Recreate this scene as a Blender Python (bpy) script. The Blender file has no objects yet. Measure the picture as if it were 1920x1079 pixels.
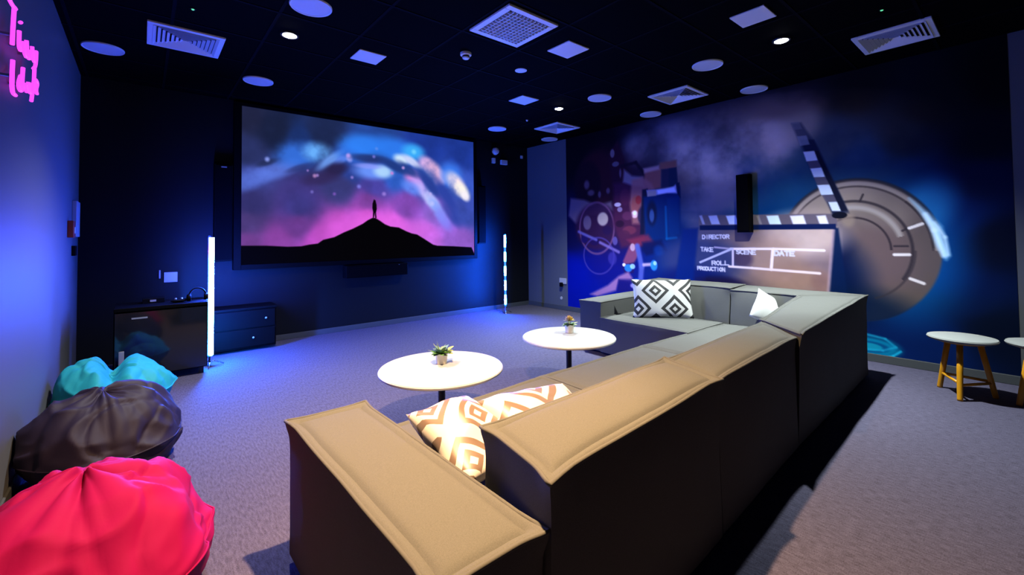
import bpy, bmesh, math, random
import numpy as np
from mathutils import Vector, Matrix, noise

PI = math.pi
sc = bpy.context.scene
col = sc.collection

# ------------------------------------------------------------------ camera
W_PX, H_PX = 1920.0, 1079.0
F_PX, CX, CY = 823.22, 956.54, 420.64
cam_d = bpy.data.cameras.new('camera')
cam_d.sensor_width = 36.0
cam_d.lens = 36.0 * F_PX / W_PX
cam_d.shift_x = (960.0 - CX) / W_PX
cam_d.shift_y = (CY - 539.5) / W_PX
cam_d.clip_start = 0.05
cam = bpy.data.objects.new('camera', cam_d)
col.objects.link(cam)
cam.matrix_world = Matrix(((0.7663907, -0.0099719, -0.6422973, 0.0),
                           (-0.6422931, -0.0278330, -0.7659536, 0.0),
                           (-0.0102390, 0.9995628, -0.0277359, 1.4),
                           (0, 0, 0, 1)))
sc.camera = cam

# ------------------------------------------------------------------ world + exposure
wd = bpy.data.worlds.new('world'); sc.world = wd; wd.use_nodes = True
wd.node_tree.nodes['Background'].inputs[0].default_value = (0.001, 0.001, 0.003, 1)
wd.node_tree.nodes['Background'].inputs[1].default_value = 1.0
vs = sc.view_settings
vs.view_transform = 'Standard'; vs.look = 'None'; vs.gamma = 1.0; vs.exposure = 0.0
vs.use_curve_mapping = False

# ------------------------------------------------------------------ room size (metres)
RX0, RX1 = -0.536, 6.105      # left wall, mural wall
RY0, RY1 = -2.6, 6.713        # back wall behind the viewer, screen wall
RH = 3.227

# the four ceiling spotlights: x, y, watts, colour
SPOTS = [(0.995, 4.233, 105, (1.0, 0.97, 1.0)),
         (4.604, 1.481, 152, (0.90, 1.0, 0.97)),
         (4.553, 4.317, 155, (0.88, 1.0, 0.97)),
         (1.05, 1.52, 222, (1.0, 0.61, 0.29))]
SPOT_CONE = 114
SPOT_GAIN = 8.8
LED_GAIN = 1200.0

# ------------------------------------------------------------------ helpers
def lin(c):
    return tuple(((v / 255.0) / 12.92 if v / 255.0 <= 0.04045 else (((v / 255.0) + 0.055) / 1.055) ** 2.4) for v in c)

def tag(o, label=None, cat=None, group=None, kind=None):
    if label: o['label'] = label
    if cat: o['category'] = cat
    if group: o['group'] = group
    if kind: o['kind'] = kind
    return o

def empty(name, loc, label=None, cat=None, group=None, rz=0.0):
    o = bpy.data.objects.new(name, None); col.objects.link(o)
    o.location = loc; o.rotation_euler = (0, 0, rz); o.empty_display_size = 0.1
    return tag(o, label, cat, group)

def link(name, me, mat=None, parent=None, smooth=False, loc=None):
    o = bpy.data.objects.new(name, me); col.objects.link(o)
    if mat: me.materials.append(mat)
    if parent: o.parent = parent
    if loc: o.location = loc
    if smooth:
        me.polygons.foreach_set('use_smooth', [True] * len(me.polygons))
    me.update()
    return o

def from_bm(name, bm, mat=None, parent=None, smooth=False, loc=None):
    me = bpy.data.meshes.new(name); bm.normal_update(); bm.to_mesh(me); bm.free()
    return link(name, me, mat, parent, smooth, loc)

def add_box(bm, lo, hi, bevel=0.0, seg=2):
    t = bmesh.new()
    bmesh.ops.create_cube(t, size=1.0)
    for v in t.verts:
        v.co = Vector([(lo[i] + hi[i]) / 2 + v.co[i] * (hi[i] - lo[i]) for i in range(3)])
    if bevel > 0:
        bmesh.ops.bevel(t, geom=list(t.edges), offset=bevel, segments=seg, affect='EDGES', profile=0.5)
    merge(bm, t)

def merge(bm, t, M=None):
    vm = {}
    for v in t.verts:
        vm[v] = bm.verts.new(M @ v.co if M else v.co)
    for f in t.faces:
        try: bm.faces.new([vm[v] for v in f.verts])
        except ValueError: pass
    t.free()

def box(name, lo, hi, mat, parent=None, bevel=0.0, seg=2, smooth=False):
    bm = bmesh.new(); add_box(bm, lo, hi, bevel, seg)
    return from_bm(name, bm, mat, parent, smooth)

def add_tube(bm, pts, r, seg=10, closed=False):
    pts = [Vector(p) for p in pts]; n = len(pts); rings = []
    rr = r if isinstance(r, (list, tuple)) else [r] * n
    up = None
    for i, p in enumerate(pts):
        if closed: d = pts[(i + 1) % n] - pts[i - 1]
        else: d = pts[min(i + 1, n - 1)] - pts[max(i - 1, 0)]
        d.normalize()
        if up is None:
            up = Vector((0, 0, 1)) if abs(d.z) < 0.9 else Vector((1, 0, 0))
        s = d.cross(up)
        if s.length < 1e-6: s = d.orthogonal()
        s.normalize(); up = s.cross(d).normalized()
        rings.append([bm.verts.new(p + (s * math.cos(a) + up * math.sin(a)) * rr[i])
                      for a in [2 * PI * k / seg for k in range(seg)]])
    m = n if closed else n - 1
    for i in range(m):
        a, b = rings[i], rings[(i + 1) % n]
        for k in range(seg):
            bm.faces.new((a[k], b[k], b[(k + 1) % seg], a[(k + 1) % seg]))
    if not closed:
        bm.faces.new(rings[0]); bm.faces.new(rings[-1][::-1])

def tube(name, pts, r, mat, parent=None, seg=10, closed=False):
    bm = bmesh.new(); add_tube(bm, pts, r, seg, closed)
    bmesh.ops.recalc_face_normals(bm, faces=bm.faces)
    return from_bm(name, bm, mat, parent, True)

def add_lathe(bm, prof, seg=32, c=(0, 0, 0)):
    rings = []
    for r, z in prof:
        if r < 1e-6: rings.append([bm.verts.new((c[0], c[1], c[2] + z))])
        else: rings.append([bm.verts.new((c[0] + r * math.cos(2 * PI * k / seg), c[1] + r * math.sin(2 * PI * k / seg), c[2] + z)) for k in range(seg)])
    for a, b in zip(rings[:-1], rings[1:]):
        for k in range(seg):
            k2 = (k + 1) % seg
            if len(a) == 1 and len(b) == 1: continue
            if len(a) == 1: bm.faces.new((a[0], b[k2], b[k]))
            elif len(b) == 1: bm.faces.new((a[k], a[k2], b[0]))
            else: bm.faces.new((a[k], a[k2], b[k2], b[k]))

def lathe(name, prof, mat, parent=None, seg=40, smooth=True, loc=None):
    bm = bmesh.new(); add_lathe(bm, prof, seg)
    bmesh.ops.recalc_face_normals(bm, faces=bm.faces)
    o = from_bm(name, bm, mat, parent, smooth, loc)
    if smooth: sharp(o)
    return o

def sharp(o, ang=35):
    try:
        me = o.data
        me.set_sharp_from_angle(angle=math.radians(ang))
    except Exception: pass

def copy_tree(o, parent=None):
    c = o.copy(); col.objects.link(c); c.parent = parent
    for ch in list(o.children):
        copy_tree(ch, c)
    return c

# ------------------------------------------------------------------ materials
def mat(name, color, rough=0.6, metal=0.0, spec=0.5, bump=None, var=None, emit=None, sheen=0.0, coat=0.0):
    """color linear rgb; bump=(scale,strength,dist); var=(scale,amount)"""
    m = bpy.data.materials.new(name); m.use_nodes = True
    nt = m.node_tree; N = nt.nodes; L = nt.links
    b = N['Principled BSDF']
    b.inputs['Base Color'].default_value = (*color, 1)
    b.inputs['Roughness'].default_value = rough
    b.inputs['Metallic'].default_value = metal
    b.inputs['Specular IOR Level'].default_value = spec
    b.inputs['Sheen Weight'].default_value = sheen
    b.inputs['Coat Weight'].default_value = coat
    tc = N.new('ShaderNodeTexCoord')
    if var:
        nz = N.new('ShaderNodeTexNoise'); nz.inputs['Scale'].default_value = var[0]; nz.inputs['Detail'].default_value = 4
        L.new(tc.outputs['Object'], nz.inputs['Vector'])
        rp = N.new('ShaderNodeValToRGB')
        rp.color_ramp.elements[0].position = 0.3; rp.color_ramp.elements[1].position = 0.7
        rp.color_ramp.elements[0].color = (*[c * (1 - var[1]) for c in color], 1)
        rp.color_ramp.elements[1].color = (*[min(1, c * (1 + var[1])) for c in color], 1)
        L.new(nz.outputs['Fac'], rp.inputs['Fac']); L.new(rp.outputs['Color'], b.inputs['Base Color'])
    if bump:
        nz2 = N.new('ShaderNodeTexNoise'); nz2.inputs['Scale'].default_value = bump[0]; nz2.inputs['Detail'].default_value = 3
        L.new(tc.outputs['Object'], nz2.inputs['Vector'])
        bp = N.new('ShaderNodeBump'); bp.inputs['Strength'].default_value = bump[1]; bp.inputs['Distance'].default_value = bump[2]
        L.new(nz2.outputs['Fac'], bp.inputs['Height']); L.new(bp.outputs['Normal'], b.inputs['Normal'])
    if emit:
        b.inputs['Emission Color'].default_value = (*emit[0], 1); b.inputs['Emission Strength'].default_value = emit[1]
    return m

def attr_mat(name, attr='paint', rough=0.75, emission=False, strength=1.0, gain=1.0):
    m = bpy.data.materials.new(name); m.use_nodes = True
    nt = m.node_tree; N = nt.nodes; L = nt.links; b = N['Principled BSDF']
    a = N.new('ShaderNodeAttribute'); a.attribute_name = attr
    b.inputs['Roughness'].default_value = rough
    if emission:
        b.inputs['Base Color'].default_value = (0.0005, 0.0005, 0.0005, 1); b.inputs['Specular IOR Level'].default_value = 0.0
        L.new(a.outputs['Color'], b.inputs['Emission Color']); b.inputs['Emission Strength'].default_value = strength
    else:
        L.new(a.outputs['Color'], b.inputs['Base Color']); b.inputs['Specular IOR Level'].default_value = 0.08
    return m

def carpet_mat():
    m = bpy.data.materials.new('carpet'); m.use_nodes = True
    nt = m.node_tree; N = nt.nodes; L = nt.links; b = N['Principled BSDF']
    tc = N.new('ShaderNodeTexCoord')
    mp = N.new('ShaderNodeMapping'); mp.inputs['Scale'].default_value = (60, 14, 1); L.new(tc.outputs['Object'], mp.inputs['Vector'])
    n1 = N.new('ShaderNodeTexNoise'); n1.inputs['Scale'].default_value = 1.6; n1.inputs['Detail'].default_value = 5
    L.new(mp.outputs['Vector'], n1.inputs['Vector'])
    n2 = N.new('ShaderNodeTexNoise'); n2.inputs['Scale'].default_value = 190; n2.inputs['Detail'].default_value = 2
    L.new(tc.outputs['Object'], n2.inputs['Vector'])
    mx = N.new('ShaderNodeMath'); mx.operation = 'ADD'; L.new(n1.outputs['Fac'], mx.inputs[0]); L.new(n2.outputs['Fac'], mx.inputs[1])
    rp = N.new('ShaderNodeValToRGB'); rp.color_ramp.elements[0].position = 0.72; rp.color_ramp.elements[1].position = 1.28
    hv = N.new('ShaderNodeMath'); hv.operation = 'MULTIPLY'; hv.inputs[1].default_value = 0.5
    L.new(mx.outputs[0], hv.inputs[0])
    rp.color_ramp.elements[0].position = 0.34; rp.color_ramp.elements[1].position = 0.66
    rp.color_ramp.elements[0].color = (0.034, 0.031, 0.052, 1); rp.color_ramp.elements[1].color = (0.092, 0.084, 0.140, 1)
    L.new(hv.outputs[0], rp.inputs['Fac']); L.new(rp.outputs['Color'], b.inputs['Base Color'])
    b.inputs['Roughness'].default_value = 0.95; b.inputs['Specular IOR Level'].default_value = 0.15
    bp = N.new('ShaderNodeBump'); bp.inputs['Strength'].default_value = 0.5; bp.inputs['Distance'].default_value = 0.004
    L.new(mx.outputs[0], bp.inputs['Height']); L.new(bp.outputs['Normal'], b.inputs['Normal'])
    return m

M = {}
M['carpet'] = carpet_mat()
M['wall_pale'] = mat('wall_pale', (0.085, 0.09, 0.10), 0.55, spec=0.3, bump=(120, 0.08, 0.002))
M['wall_dark'] = mat('wall_dark', (0.005, 0.006, 0.008), 0.6, spec=0.12, bump=(120, 0.06, 0.002))
M['wall_black'] = mat('wall_black', (0.010, 0.010, 0.013), 0.7, spec=0.2)
M['skirting'] = mat('skirting', (0.05, 0.055, 0.06), 0.5, spec=0.4)
M['ceiling'] = mat('ceiling_tile', (0.0012, 0.0012, 0.0014), 0.9, spec=0.02, bump=(60, 0.2, 0.003))
M['ceiling_bar'] = mat('ceiling_bar', (0.0022, 0.0022, 0.004), 0.8, spec=0.03)
M['fixture'] = mat('white_fixture', (0.62, 0.62, 0.64), 0.5)
M['fixture_dim'] = mat('speaker_grille', (0.50, 0.51, 0.55), 0.6, bump=(500, 0.3, 0.001))
M['vent_dark'] = mat('vent_dark', (0.01, 0.01, 0.012), 0.8)
M['black_plastic'] = mat('black_plastic', (0.0015, 0.0015, 0.002), 0.6, spec=0.05)
M['black_cloth'] = mat('speaker_cloth', (0.002, 0.002, 0.0025), 0.95, spec=0.03)
M['black_metal'] = mat('black_metal', (0.012, 0.012, 0.014), 0.35, metal=0.3)
M['chrome'] = mat('chrome', (0.6, 0.6, 0.62), 0.2, metal=1.0)
M['white_plastic'] = mat('white_plastic', (0.35, 0.35, 0.36), 0.5)
M['sofa'] = mat('sofa_fabric', (0.088, 0.089, 0.086), 0.95, spec=0.15, bump=(420, 0.35, 0.002), var=(350, 0.12))
M['sofa_pipe'] = mat('sofa_piping', (0.085, 0.085, 0.082), 0.9, spec=0.15)
M['table_top'] = mat('white_laminate', (0.45, 0.46, 0.46), 0.35, spec=0.4)
M['table_edge'] = mat('table_edge', (0.72, 0.62, 0.56), 0.5)
M['pot'] = mat('white_ceramic', (0.55, 0.54, 0.50), 0.4)
M['soil'] = mat('soil', (0.03, 0.02, 0.012), 0.95)
M['leaf_blue'] = mat('blue_green_leaf', (0.15, 0.27, 0.25), 0.5)
M['leaf_green'] = mat('green_leaf', (0.08, 0.20, 0.03), 0.5)
M['leaf_lime'] = mat('lime_leaf', (0.38, 0.44, 0.12), 0.5)
M['petal_yellow'] = mat('yellow_petal', (0.60, 0.42, 0.08), 0.5)
M['petal_orange'] = mat('orange_petal', (0.55, 0.32, 0.10), 0.5)
M['petal_pink'] = mat('pale_pink_petal', (0.40, 0.31, 0.28), 0.5)
M['stool_seat'] = mat('stool_felt', (0.24, 0.25, 0.25), 0.9, bump=(300, 0.2, 0.001))
M['stool_wood'] = mat('yellow_paint', (0.50, 0.22, 0.004), 0.4)
M['bean_pink'] = mat('pink_cloth', (0.25, 0.0006, 0.062), 0.75, spec=0.12, bump=(60, 0.10, 0.004))
M['bean_purple'] = mat('plum_cloth', (0.0125, 0.0078, 0.025), 0.65, spec=0.22, bump=(60, 0.10, 0.004))
M['bean_teal'] = mat('teal_cloth', (0.012, 0.26, 0.30), 0.7, spec=0.2, bump=(60, 0.10, 0.004))
M['red'] = mat('red_plastic', (0.20, 0.02, 0.015), 0.5)
M['glass_dark'] = mat('smoked_glass', (0.006, 0.007, 0.009), 0.08, spec=0.6)
M['paper'] = mat('pale_paper', (0.25, 0.25, 0.28), 0.7)
M['neon_pink'] = mat('neon_pink', (0.3, 0.02, 0.2), 0.4, emit=((1.0, 0.06, 0.95), 1.5))
M['lens'] = mat('lamp_lens', (0.9, 0.9, 0.9), 0.4, emit=((1.0, 1.0, 1.0), 40.0))
M['led_green'] = mat('green_led', (0.05, 0.3, 0.1), 0.4, emit=((0.15, 0.8, 0.4), 0.9))
M['art_pale'] = mat('console_silver', (0.35, 0.36, 0.40), 0.4, metal=0.5)
M['teal_panel'] = mat('teal_card', (0.04, 0.12, 0.16), 0.6)

# ------------------------------------------------------------------ setting
def struct(name, lo, hi, m, bevel=0):
    return tag(box(name, lo, hi, m, None, bevel), kind='structure')

struct('floor', (RX0 - 0.1, RY0 - 0.1, -0.1), (RX1 + 0.1, RY1 + 0.1, 0.0), M['carpet'])
struct('wall_left', (RX0 - 0.12, RY0, 0.0), (RX0, RY1 + 0.12, RH), M['wall_pale'])
struct('wall_front', (RX0, RY1, 0.0), (RX1 + 0.12, RY1 + 0.12, RH), M['wall_dark'])
struct('wall_back', (RX0, RY0 - 0.12, 0.0), (RX1 + 0.12, RY0, RH), M['wall_black'])
struct('wall_right', (RX1 + 0.004, RY0, 0.0), (RX1 + 0.12, RY1, RH), M['wall_pale'])
MUR_Y0, MUR_Y1 = 0.11, 5.625

def baseboard(name, lo, hi):
    o = struct(name, lo, hi, M['skirting'], 0.004)
baseboard('baseboard_front', (0.0, RY1 - 0.014, 0.0), (RX1, RY1, 0.075))
baseboard('baseboard_right', (RX1 - 0.014, RY0, 0.0), (RX1 + 0.004, RY1 - 0.014, 0.085))
baseboard('baseboard_left', (RX0, RY0, 0.0), (RX0 + 0.014, RY1 - 0.014, 0.085))

# ceiling with a dark T-bar grid standing a little proud of the tiles
struct('ceiling', (RX0 - 0.12, RY0 - 0.12, RH), (RX1 + 0.12, RY1 + 0.12, RH + 0.1), M['ceiling'])
bm = bmesh.new()
x = 2.815 - 0.66 * 5
while x < RX1:
    if x > RX0: add_box(bm, (x - 0.012, RY0, RH - 0.004), (x + 0.012, RY1, RH + 0.002))
    x += 0.66
y = 3.20 - 0.66 * 8
while y < RY1:
    if y > RY0: add_box(bm, (RX0, y - 0.012, RH - 0.005), (RX1, y + 0.012, RH + 0.002))
    y += 0.66
tag(from_bm('trim_1', bm, M['ceiling_bar']), kind='structure')

# ------------------------------------------------------------------ painting engine (numpy)
class Canvas:
    """a rectangle of wall or screen painted in its own metres (u along, v up)"""
    def __init__(s, u0, u1, v0, v1, step):
        s.nu = int(round((u1 - u0) / step)) + 1; s.nv = int(round((v1 - v0) / step)) + 1
        s.U, s.V = np.meshgrid(np.linspace(u0, u1, s.nu), np.linspace(v0, v1, s.nv))
        s.C = np.zeros(s.U.shape + (3,))
    def fbm(s, scale, seed, octv=4):
        rng = np.random.RandomState(seed); out = np.zeros_like(s.U); amp = 1.0; tot = 0
        for o in range(octv):
            g = rng.rand(64, 64); f = scale * 2 ** o
            x = (s.U * f) % 63; y = (s.V * f) % 63
            xi = x.astype(int); yi = y.astype(int); fx = x - xi; fy = y - yi
            fx = fx * fx * (3 - 2 * fx); fy = fy * fy * (3 - 2 * fy)
            a = g[yi, xi]; b = g[yi, xi + 1]; c = g[yi + 1, xi]; d = g[yi + 1, xi + 1]
            out += amp * ((a * (1 - fx) + b * fx) * (1 - fy) + (c * (1 - fx) + d * fx) * fy)
            tot += amp; amp *= 0.5
        return out / tot
    def anchors(s, pts, power=3.0):
        w = np.zeros_like(s.U); acc = np.zeros_like(s.C)
        for u, v, r, g, b in pts:
            k = 1.0 / (((s.U - u) ** 2 + (s.V - v) ** 2) + 0.01) ** (power / 2)
            w += k; acc += k[..., None] * np.array((r, g, b), float)
        s.C = acc / w[..., None]
    def mix(s, a, c):
        a = np.clip(a, 0, 1)[..., None]; s.C = s.C * (1 - a) + np.array(c, float) * a
    def blob(s, u, v, ru, rv, c, a=1.0, hard=1.0, rot=0.0, nz=None):
        cu, su = math.cos(rot), math.sin(rot)
        du = (s.U - u) * cu + (s.V - v) * su; dv = -(s.U - u) * su + (s.V - v) * cu
        d = np.sqrt((du / ru) ** 2 + (dv / rv) ** 2)
        m = np.clip((1 - d) * hard, 0, 1); m = m * m * (3 - 2 * m)
        if nz is not None: m = m * nz
        s.mix(m * a, c)
    def ring(s, u, v, ru, rv, wd, c, a=1.0, a0=-9, a1=9):
        d = np.sqrt(((s.U - u) / ru) ** 2 + ((s.V - v) / rv) ** 2)
        m = np.clip(1.3 - np.abs(d - 1) * min(ru, rv) / wd, 0, 1)
        an = np.arctan2(s.V - v, s.U - u)
        m = m * ((an >= a0) & (an <= a1))
        s.mix(m * a, c)
    def poly(s, P, c, a=1.0, f=0.012):
        x0 = min(p[0] for p in P) - 2 * f; x1 = max(p[0] for p in P) + 2 * f
        y0 = min(p[1] for p in P) - 2 * f; y1 = max(p[1] for p in P) + 2 * f
        inside = np.zeros(s.U.shape, bool); dist = np.full(s.U.shape, 1e9)
        n = len(P)
        for i in range(n):
            ax, ay = P[i]; bx, by = P[(i + 1) % n]
            cond = ((ay > s.V) != (by > s.V))
            if ay != by:
                xi = (bx - ax) * (s.V - ay) / (by - ay) + ax
                inside ^= cond & (s.U < xi)
            L2 = (bx - ax) ** 2 + (by - ay) ** 2 + 1e-12
            t = np.clip(((s.U - ax) * (bx - ax) + (s.V - ay) * (by - ay)) / L2, 0, 1)
            dist = np.minimum(dist, np.hypot(s.U - ax - t * (bx - ax), s.V - ay - t * (by - ay)))
        sd = np.where(inside, dist, -dist)
        s.mix(np.clip(sd / f + 0.5, 0, 1) * a, c)
    def line(s, P, wd, c, a=1.0, f=0.008):
        for (ax, ay), (bx, by) in zip(P[:-1], P[1:]):
            L2 = (bx - ax) ** 2 + (by - ay) ** 2 + 1e-12
            t = np.clip(((s.U - ax) * (bx - ax) + (s.V - ay) * (by - ay)) / L2, 0, 1)
            d = np.hypot(s.U - ax - t * (bx - ax), s.V - ay - t * (by - ay))
            s.mix(np.clip((wd / 2 - d) / f + 0.5, 0, 1) * a, c)
    def text(s, txt, P0, P1, h, c, a=1.0, wd=0.012):
        """stroke letters along P0->P1, height h downward"""
        n = len(txt); ux = (P1[0] - P0[0]) / n; uy = (P1[1] - P0[1]) / n
        for i, ch in enumerate(txt):
            for st in GLYPH.get(ch, []):
                pts = [(P0[0] + ux * (i + 0.78 * gx), P0[1] + uy * (i + 0.78 * gx) - h * gy) for gx, gy in st]
                s.line(pts, wd, c, a)
    def mesh(s, fn, gain=1.0):
        C = np.clip(s.C, 0, 255) / 255.0
        C = np.where(C <= 0.04045, C / 12.92, ((C + 0.055) / 1.055) ** 2.4)
        C = np.minimum(C * gain, 1.0)
        nv, nu = s.U.shape
        co = fn(s.U.ravel(), s.V.ravel())
        idx = np.arange(nv * nu).reshape(nv, nu)
        q = np.stack([idx[:-1, :-1], idx[:-1, 1:], idx[1:, 1:], idx[1:, :-1]], -1).reshape(-1, 4)
        me = bpy.data.meshes.new('painted')
        me.vertices.add(nv * nu); me.vertices.foreach_set('co', co.astype(np.float32).ravel())
        me.loops.add(q.size); me.loops.foreach_set('vertex_index', q.astype(np.int32).ravel())
        me.polygons.add(len(q)); me.polygons.foreach_set('loop_start', (np.arange(len(q)) * 4).astype(np.int32))
        me.update(calc_edges=True)
        at = me.color_attributes.new('paint', 'FLOAT_COLOR', 'POINT')
        rgba = np.ones((nv * nu, 4), np.float32); rgba[:, :3] = C.reshape(-1, 3)
        at.data.foreach_set('color', rgba.ravel())
        return me

GLYPH = {
 'D': [[(0, 0), (0, 1), (.6, 1), (1, .7), (1, .3), (.6, 0), (0, 0)]],
 'I': [[(.5, 0), (.5, 1)]],
 'R': [[(0, 1), (0, 0), (.8, 0), (1, .25), (.8, .5), (0, .5)], [(.5, .5), (1, 1)]],
 'E': [[(1, 0), (0, 0), (0, 1), (1, 1)], [(0, .5), (.8, .5)]],
 'C': [[(1, .1), (.5, 0), (0, .3), (0, .7), (.5, 1), (1, .9)]],
 'T': [[(0, 0), (1, 0)], [(.5, 0), (.5, 1)]],
 'O': [[(.5, 0), (0, .3), (0, .7), (.5, 1), (1, .7), (1, .3), (.5, 0)]],
 'A': [[(0, 1), (.5, 0), (1, 1)], [(.2, .6), (.8, .6)]],
 'K': [[(0, 0), (0, 1)], [(1, 0), (0, .55), (1, 1)]],
 'S': [[(1, .1), (.5, 0), (0, .2), (.2, .45), (.8, .55), (1, .8), (.5, 1), (0, .9)]],
 'N': [[(0, 1), (0, 0), (1, 1), (1, 0)]],
 'P': [[(0, 1), (0, 0), (.8, 0), (1, .25), (.8, .5), (0, .5)]],
 'U': [[(0, 0), (0, .8), (.5, 1), (1, .8), (1, 0)]],
 'L': [[(0, 0), (0, 1), (1, 1)]],
}

# ------------------------------------------------------------------ mural on the right wall
mc = Canvas(MUR_Y0, MUR_Y1, 0.085, RH, 0.0085)
mc.anchors([(5.374, 2.893, 3, 3, 12), (4.878, 3.007, 6, 4, 12), (5.466, 1.521, 8, 8, 50), (5.482, 0.636, 0, 14, 125), (5.362, 0.159, 0, 14, 120), (4.598, -0.025, 0, 16, 110), (3.794, 0.086, 3, 25, 105), (3.177, 0.784, 0, 34, 100), (3.25, 1.167, 0, 30, 90), (4.687, 1.05, 10, 12, 95), (3.139, 2.48, 40, 40, 60), (4.016, 3.033, 20, 18, 30), (2.396, 2.942, 35, 32, 42), (1.779, 3.069, 20, 18, 24), (2.037, 2.057, 0, 52, 98), (2.166, 1.797, 0, 50, 98), (1.913, 2.308, 5, 45, 80), (1.471, 2.493, 6, 30, 62), (1.185, 2.205, 3, 38, 82), (0.827, 2.378, 6, 18, 36), (0.618, 2.666, 4, 8, 16), (1.259, 2.998, 8, 9, 14), (0.263, 2.278, 0, 5, 18), (0.148, 2.805, 0, 1, 5), (0.189, 1.321, 0, 6, 28), (0.245, 0.478, 0, 8, 30), (0.458, 1.581, 0, 24, 74), (0.409, 0.758, 0, 17, 58), (0.681, 0.304, 0, 22, 72), (1.106, -0.056, 0, 25, 80), (1.847, 0.356, 0, 30, 90), (1.307, 1.143, 0, 15, 48), (1.417, 0.656, 0, 18, 56), (0.308, 1.878, 0, 14, 45), (0.837, 1.989, 3, 38, 80), (2.596, 0.252, 0, 30, 95)], 4.2)
sm = mc.fbm(1.1, 3, 5); sm2 = mc.fbm(2.6, 8, 5)
cloud = np.clip((sm * 0.55 + sm2 * 0.45 - 0.36) * 4.2, 0, 1); wisp = np.clip((sm2 - 0.35) * 3.2, 0, 1)
mc.blob(3.642, 2.864, 0.912, 0.493, (78, 78, 102), 0.95, 1.5, 0, 0.35 + 0.65 * cloud)
mc.blob(2.898, 2.786, 0.840, 0.526, (98, 98, 118), 0.9, 1.5, 0, 0.35 + 0.65 * cloud)
mc.blob(2.08, 2.772, 0.676, 0.473, (92, 86, 96), 0.85, 1.5, 0, 0.35 + 0.65 * cloud)
mc.blob(2.545, 2.397, 0.766, 0.574, (118, 118, 134), 0.9, 1.5, 0, 0.35 + 0.65 * cloud)
mc.blob(2.146, 2.6, 0.498, 0.375, (118, 112, 124), 0.8, 1.5, 0, 0.35 + 0.65 * cloud)
mc.blob(2.84, 2.065, 0.559, 0.521, (104, 104, 122), 0.85, 1.5, 0, 0.35 + 0.65 * cloud)
mc.blob(3.077, 1.704, 0.394, 0.306, (100, 98, 116), 0.8, 1.5, 0, 0.35 + 0.65 * cloud)
mc.blob(4.121, 2.749, 0.502, 0.389, (108, 104, 116), 0.8, 1.5, 0, 0.35 + 0.65 * cloud)
mc.blob(2.626, 1.9, 0.565, 0.398, (84, 84, 108), 0.7, 1.5, 0, 0.35 + 0.65 * cloud)
mc.blob(1.787, 2.745, 0.281, 0.292, (92, 92, 100), 0.8, 1.5, 0, 0.35 + 0.65 * cloud)
mc.blob(1.954, 3.013, 0.653, 0.266, (62, 54, 66), 0.8, 1.5, 0, 0.35 + 0.65 * cloud)
mc.blob(2.741, 3.128, 0.733, 0.221, (52, 46, 60), 0.7, 1.5, 0, 0.35 + 0.65 * cloud)
mc.blob(2.275, 2.532, 0.581, 0.416, (150, 148, 160), 0.6, 1.5, 0, wisp)
mc.blob(3.218, 2.57, 0.491, 0.390, (140, 138, 150), 0.55, 1.5, 0, wisp)
mc.blob(2.757, 2.426, 0.438, 0.369, (146, 144, 158), 0.5, 1.5, 0, wisp)
mc.blob(3.144, 2.248, 0.482, 0.193, (50, 48, 66), 0.6, 1.5, 0, 1 - wisp)
mc.blob(2.331, 2.892, 0.459, 0.126, (50, 48, 66), 0.6, 1.5, 0, 1 - wisp)
mc.blob(2.622, 2.081, 0.282, 0.144, (50, 48, 66), 0.6, 1.5, 0, 1 - wisp)
haze = np.clip(1 - np.hypot((mc.U - 2.6) / 2.2, (mc.V - 2.45) / 0.75), 0, 1) ** 0.6 * (0.35 + 0.65 * cloud)
mc.C += haze[..., None] * np.array((84, 62, 34))
CU, CV = 1.31, 1.21
mc.blob(0.86, 1.16, 0.62, 0.95, (0, 66, 128), 0.9, 1.6)
mc.blob(0.72, 1.62, 0.30, 0.50, (30, 110, 170), 0.7, 1.4, 0.5)
mc.blob(CU, CV, 0.735, 0.80, (84, 72, 70), 1.0, 22)
_bk = mc.C.copy()
mc.blob(CU + 0.20, CV + 0.62, 0.62, 0.34, (138, 122, 112), 0.95, 1.8, -0.15)
mc.blob(CU - 0.25, CV + 0.45, 0.42, 0.42, (118, 104, 98), 0.7, 1.6)
mc.blob(CU - 0.15, CV - 0.10, 0.50, 0.52, (92, 74, 74), 0.9, 1.8)
mc.blob(CU + 0.62, CV - 0.40, 0.95, 0.88, (0, 16, 52), 1.0, 2.4)
mc.blob(CU + 0.42, CV + 0.05, 0.52, 0.42, (6, 14, 48), 0.95, 2.0)
mc.blob(CU + 0.02, CV - 0.80, 0.80, 0.50, (0, 18, 48), 0.85, 1.8)
_in = np.clip((1.0 - np.hypot((mc.U - CU) / 0.735, (mc.V - CV) / 0.80)) * 40, 0, 1)[..., None]
mc.C = mc.C * _in + _bk * (1 - _in)
for rr, w_, c_, a_ in ((0.725, 0.020, (34, 30, 38), 0.8), (0.68, 0.026, (150, 136, 128), 0.7), (0.655, 0.012, (46, 38, 42), 0.7)):
    mc.ring(CU, CV, rr, rr * 1.085, w_, c_, a_, -0.9, 2.3 if rr > 0.66 else 3.1)
    mc.ring(CU, CV, rr, rr * 1.085, w_, c_, a_, 2.3, 3.2)
mc.ring(CU, CV, 0.50, 0.545, 0.016, (40, 34, 40), 0.85, -3.2, -2.5); mc.ring(CU, CV, 0.50, 0.545, 0.016, (40, 34, 40), 0.85, 1.2, 3.2)
mc.ring(CU, CV, 0.43, 0.475, 0.030, (158, 148, 142), 0.75, 1.3, 2.8)
mc.ring(CU, CV, 0.33, 0.36, 0.012, (40, 32, 38), 0.9, 1.1, 3.2)
mc.ring(CU, CV, 0.52, 0.56, 0.012, (44, 38, 44), 0.6, -3.2, -1.9)
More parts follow.
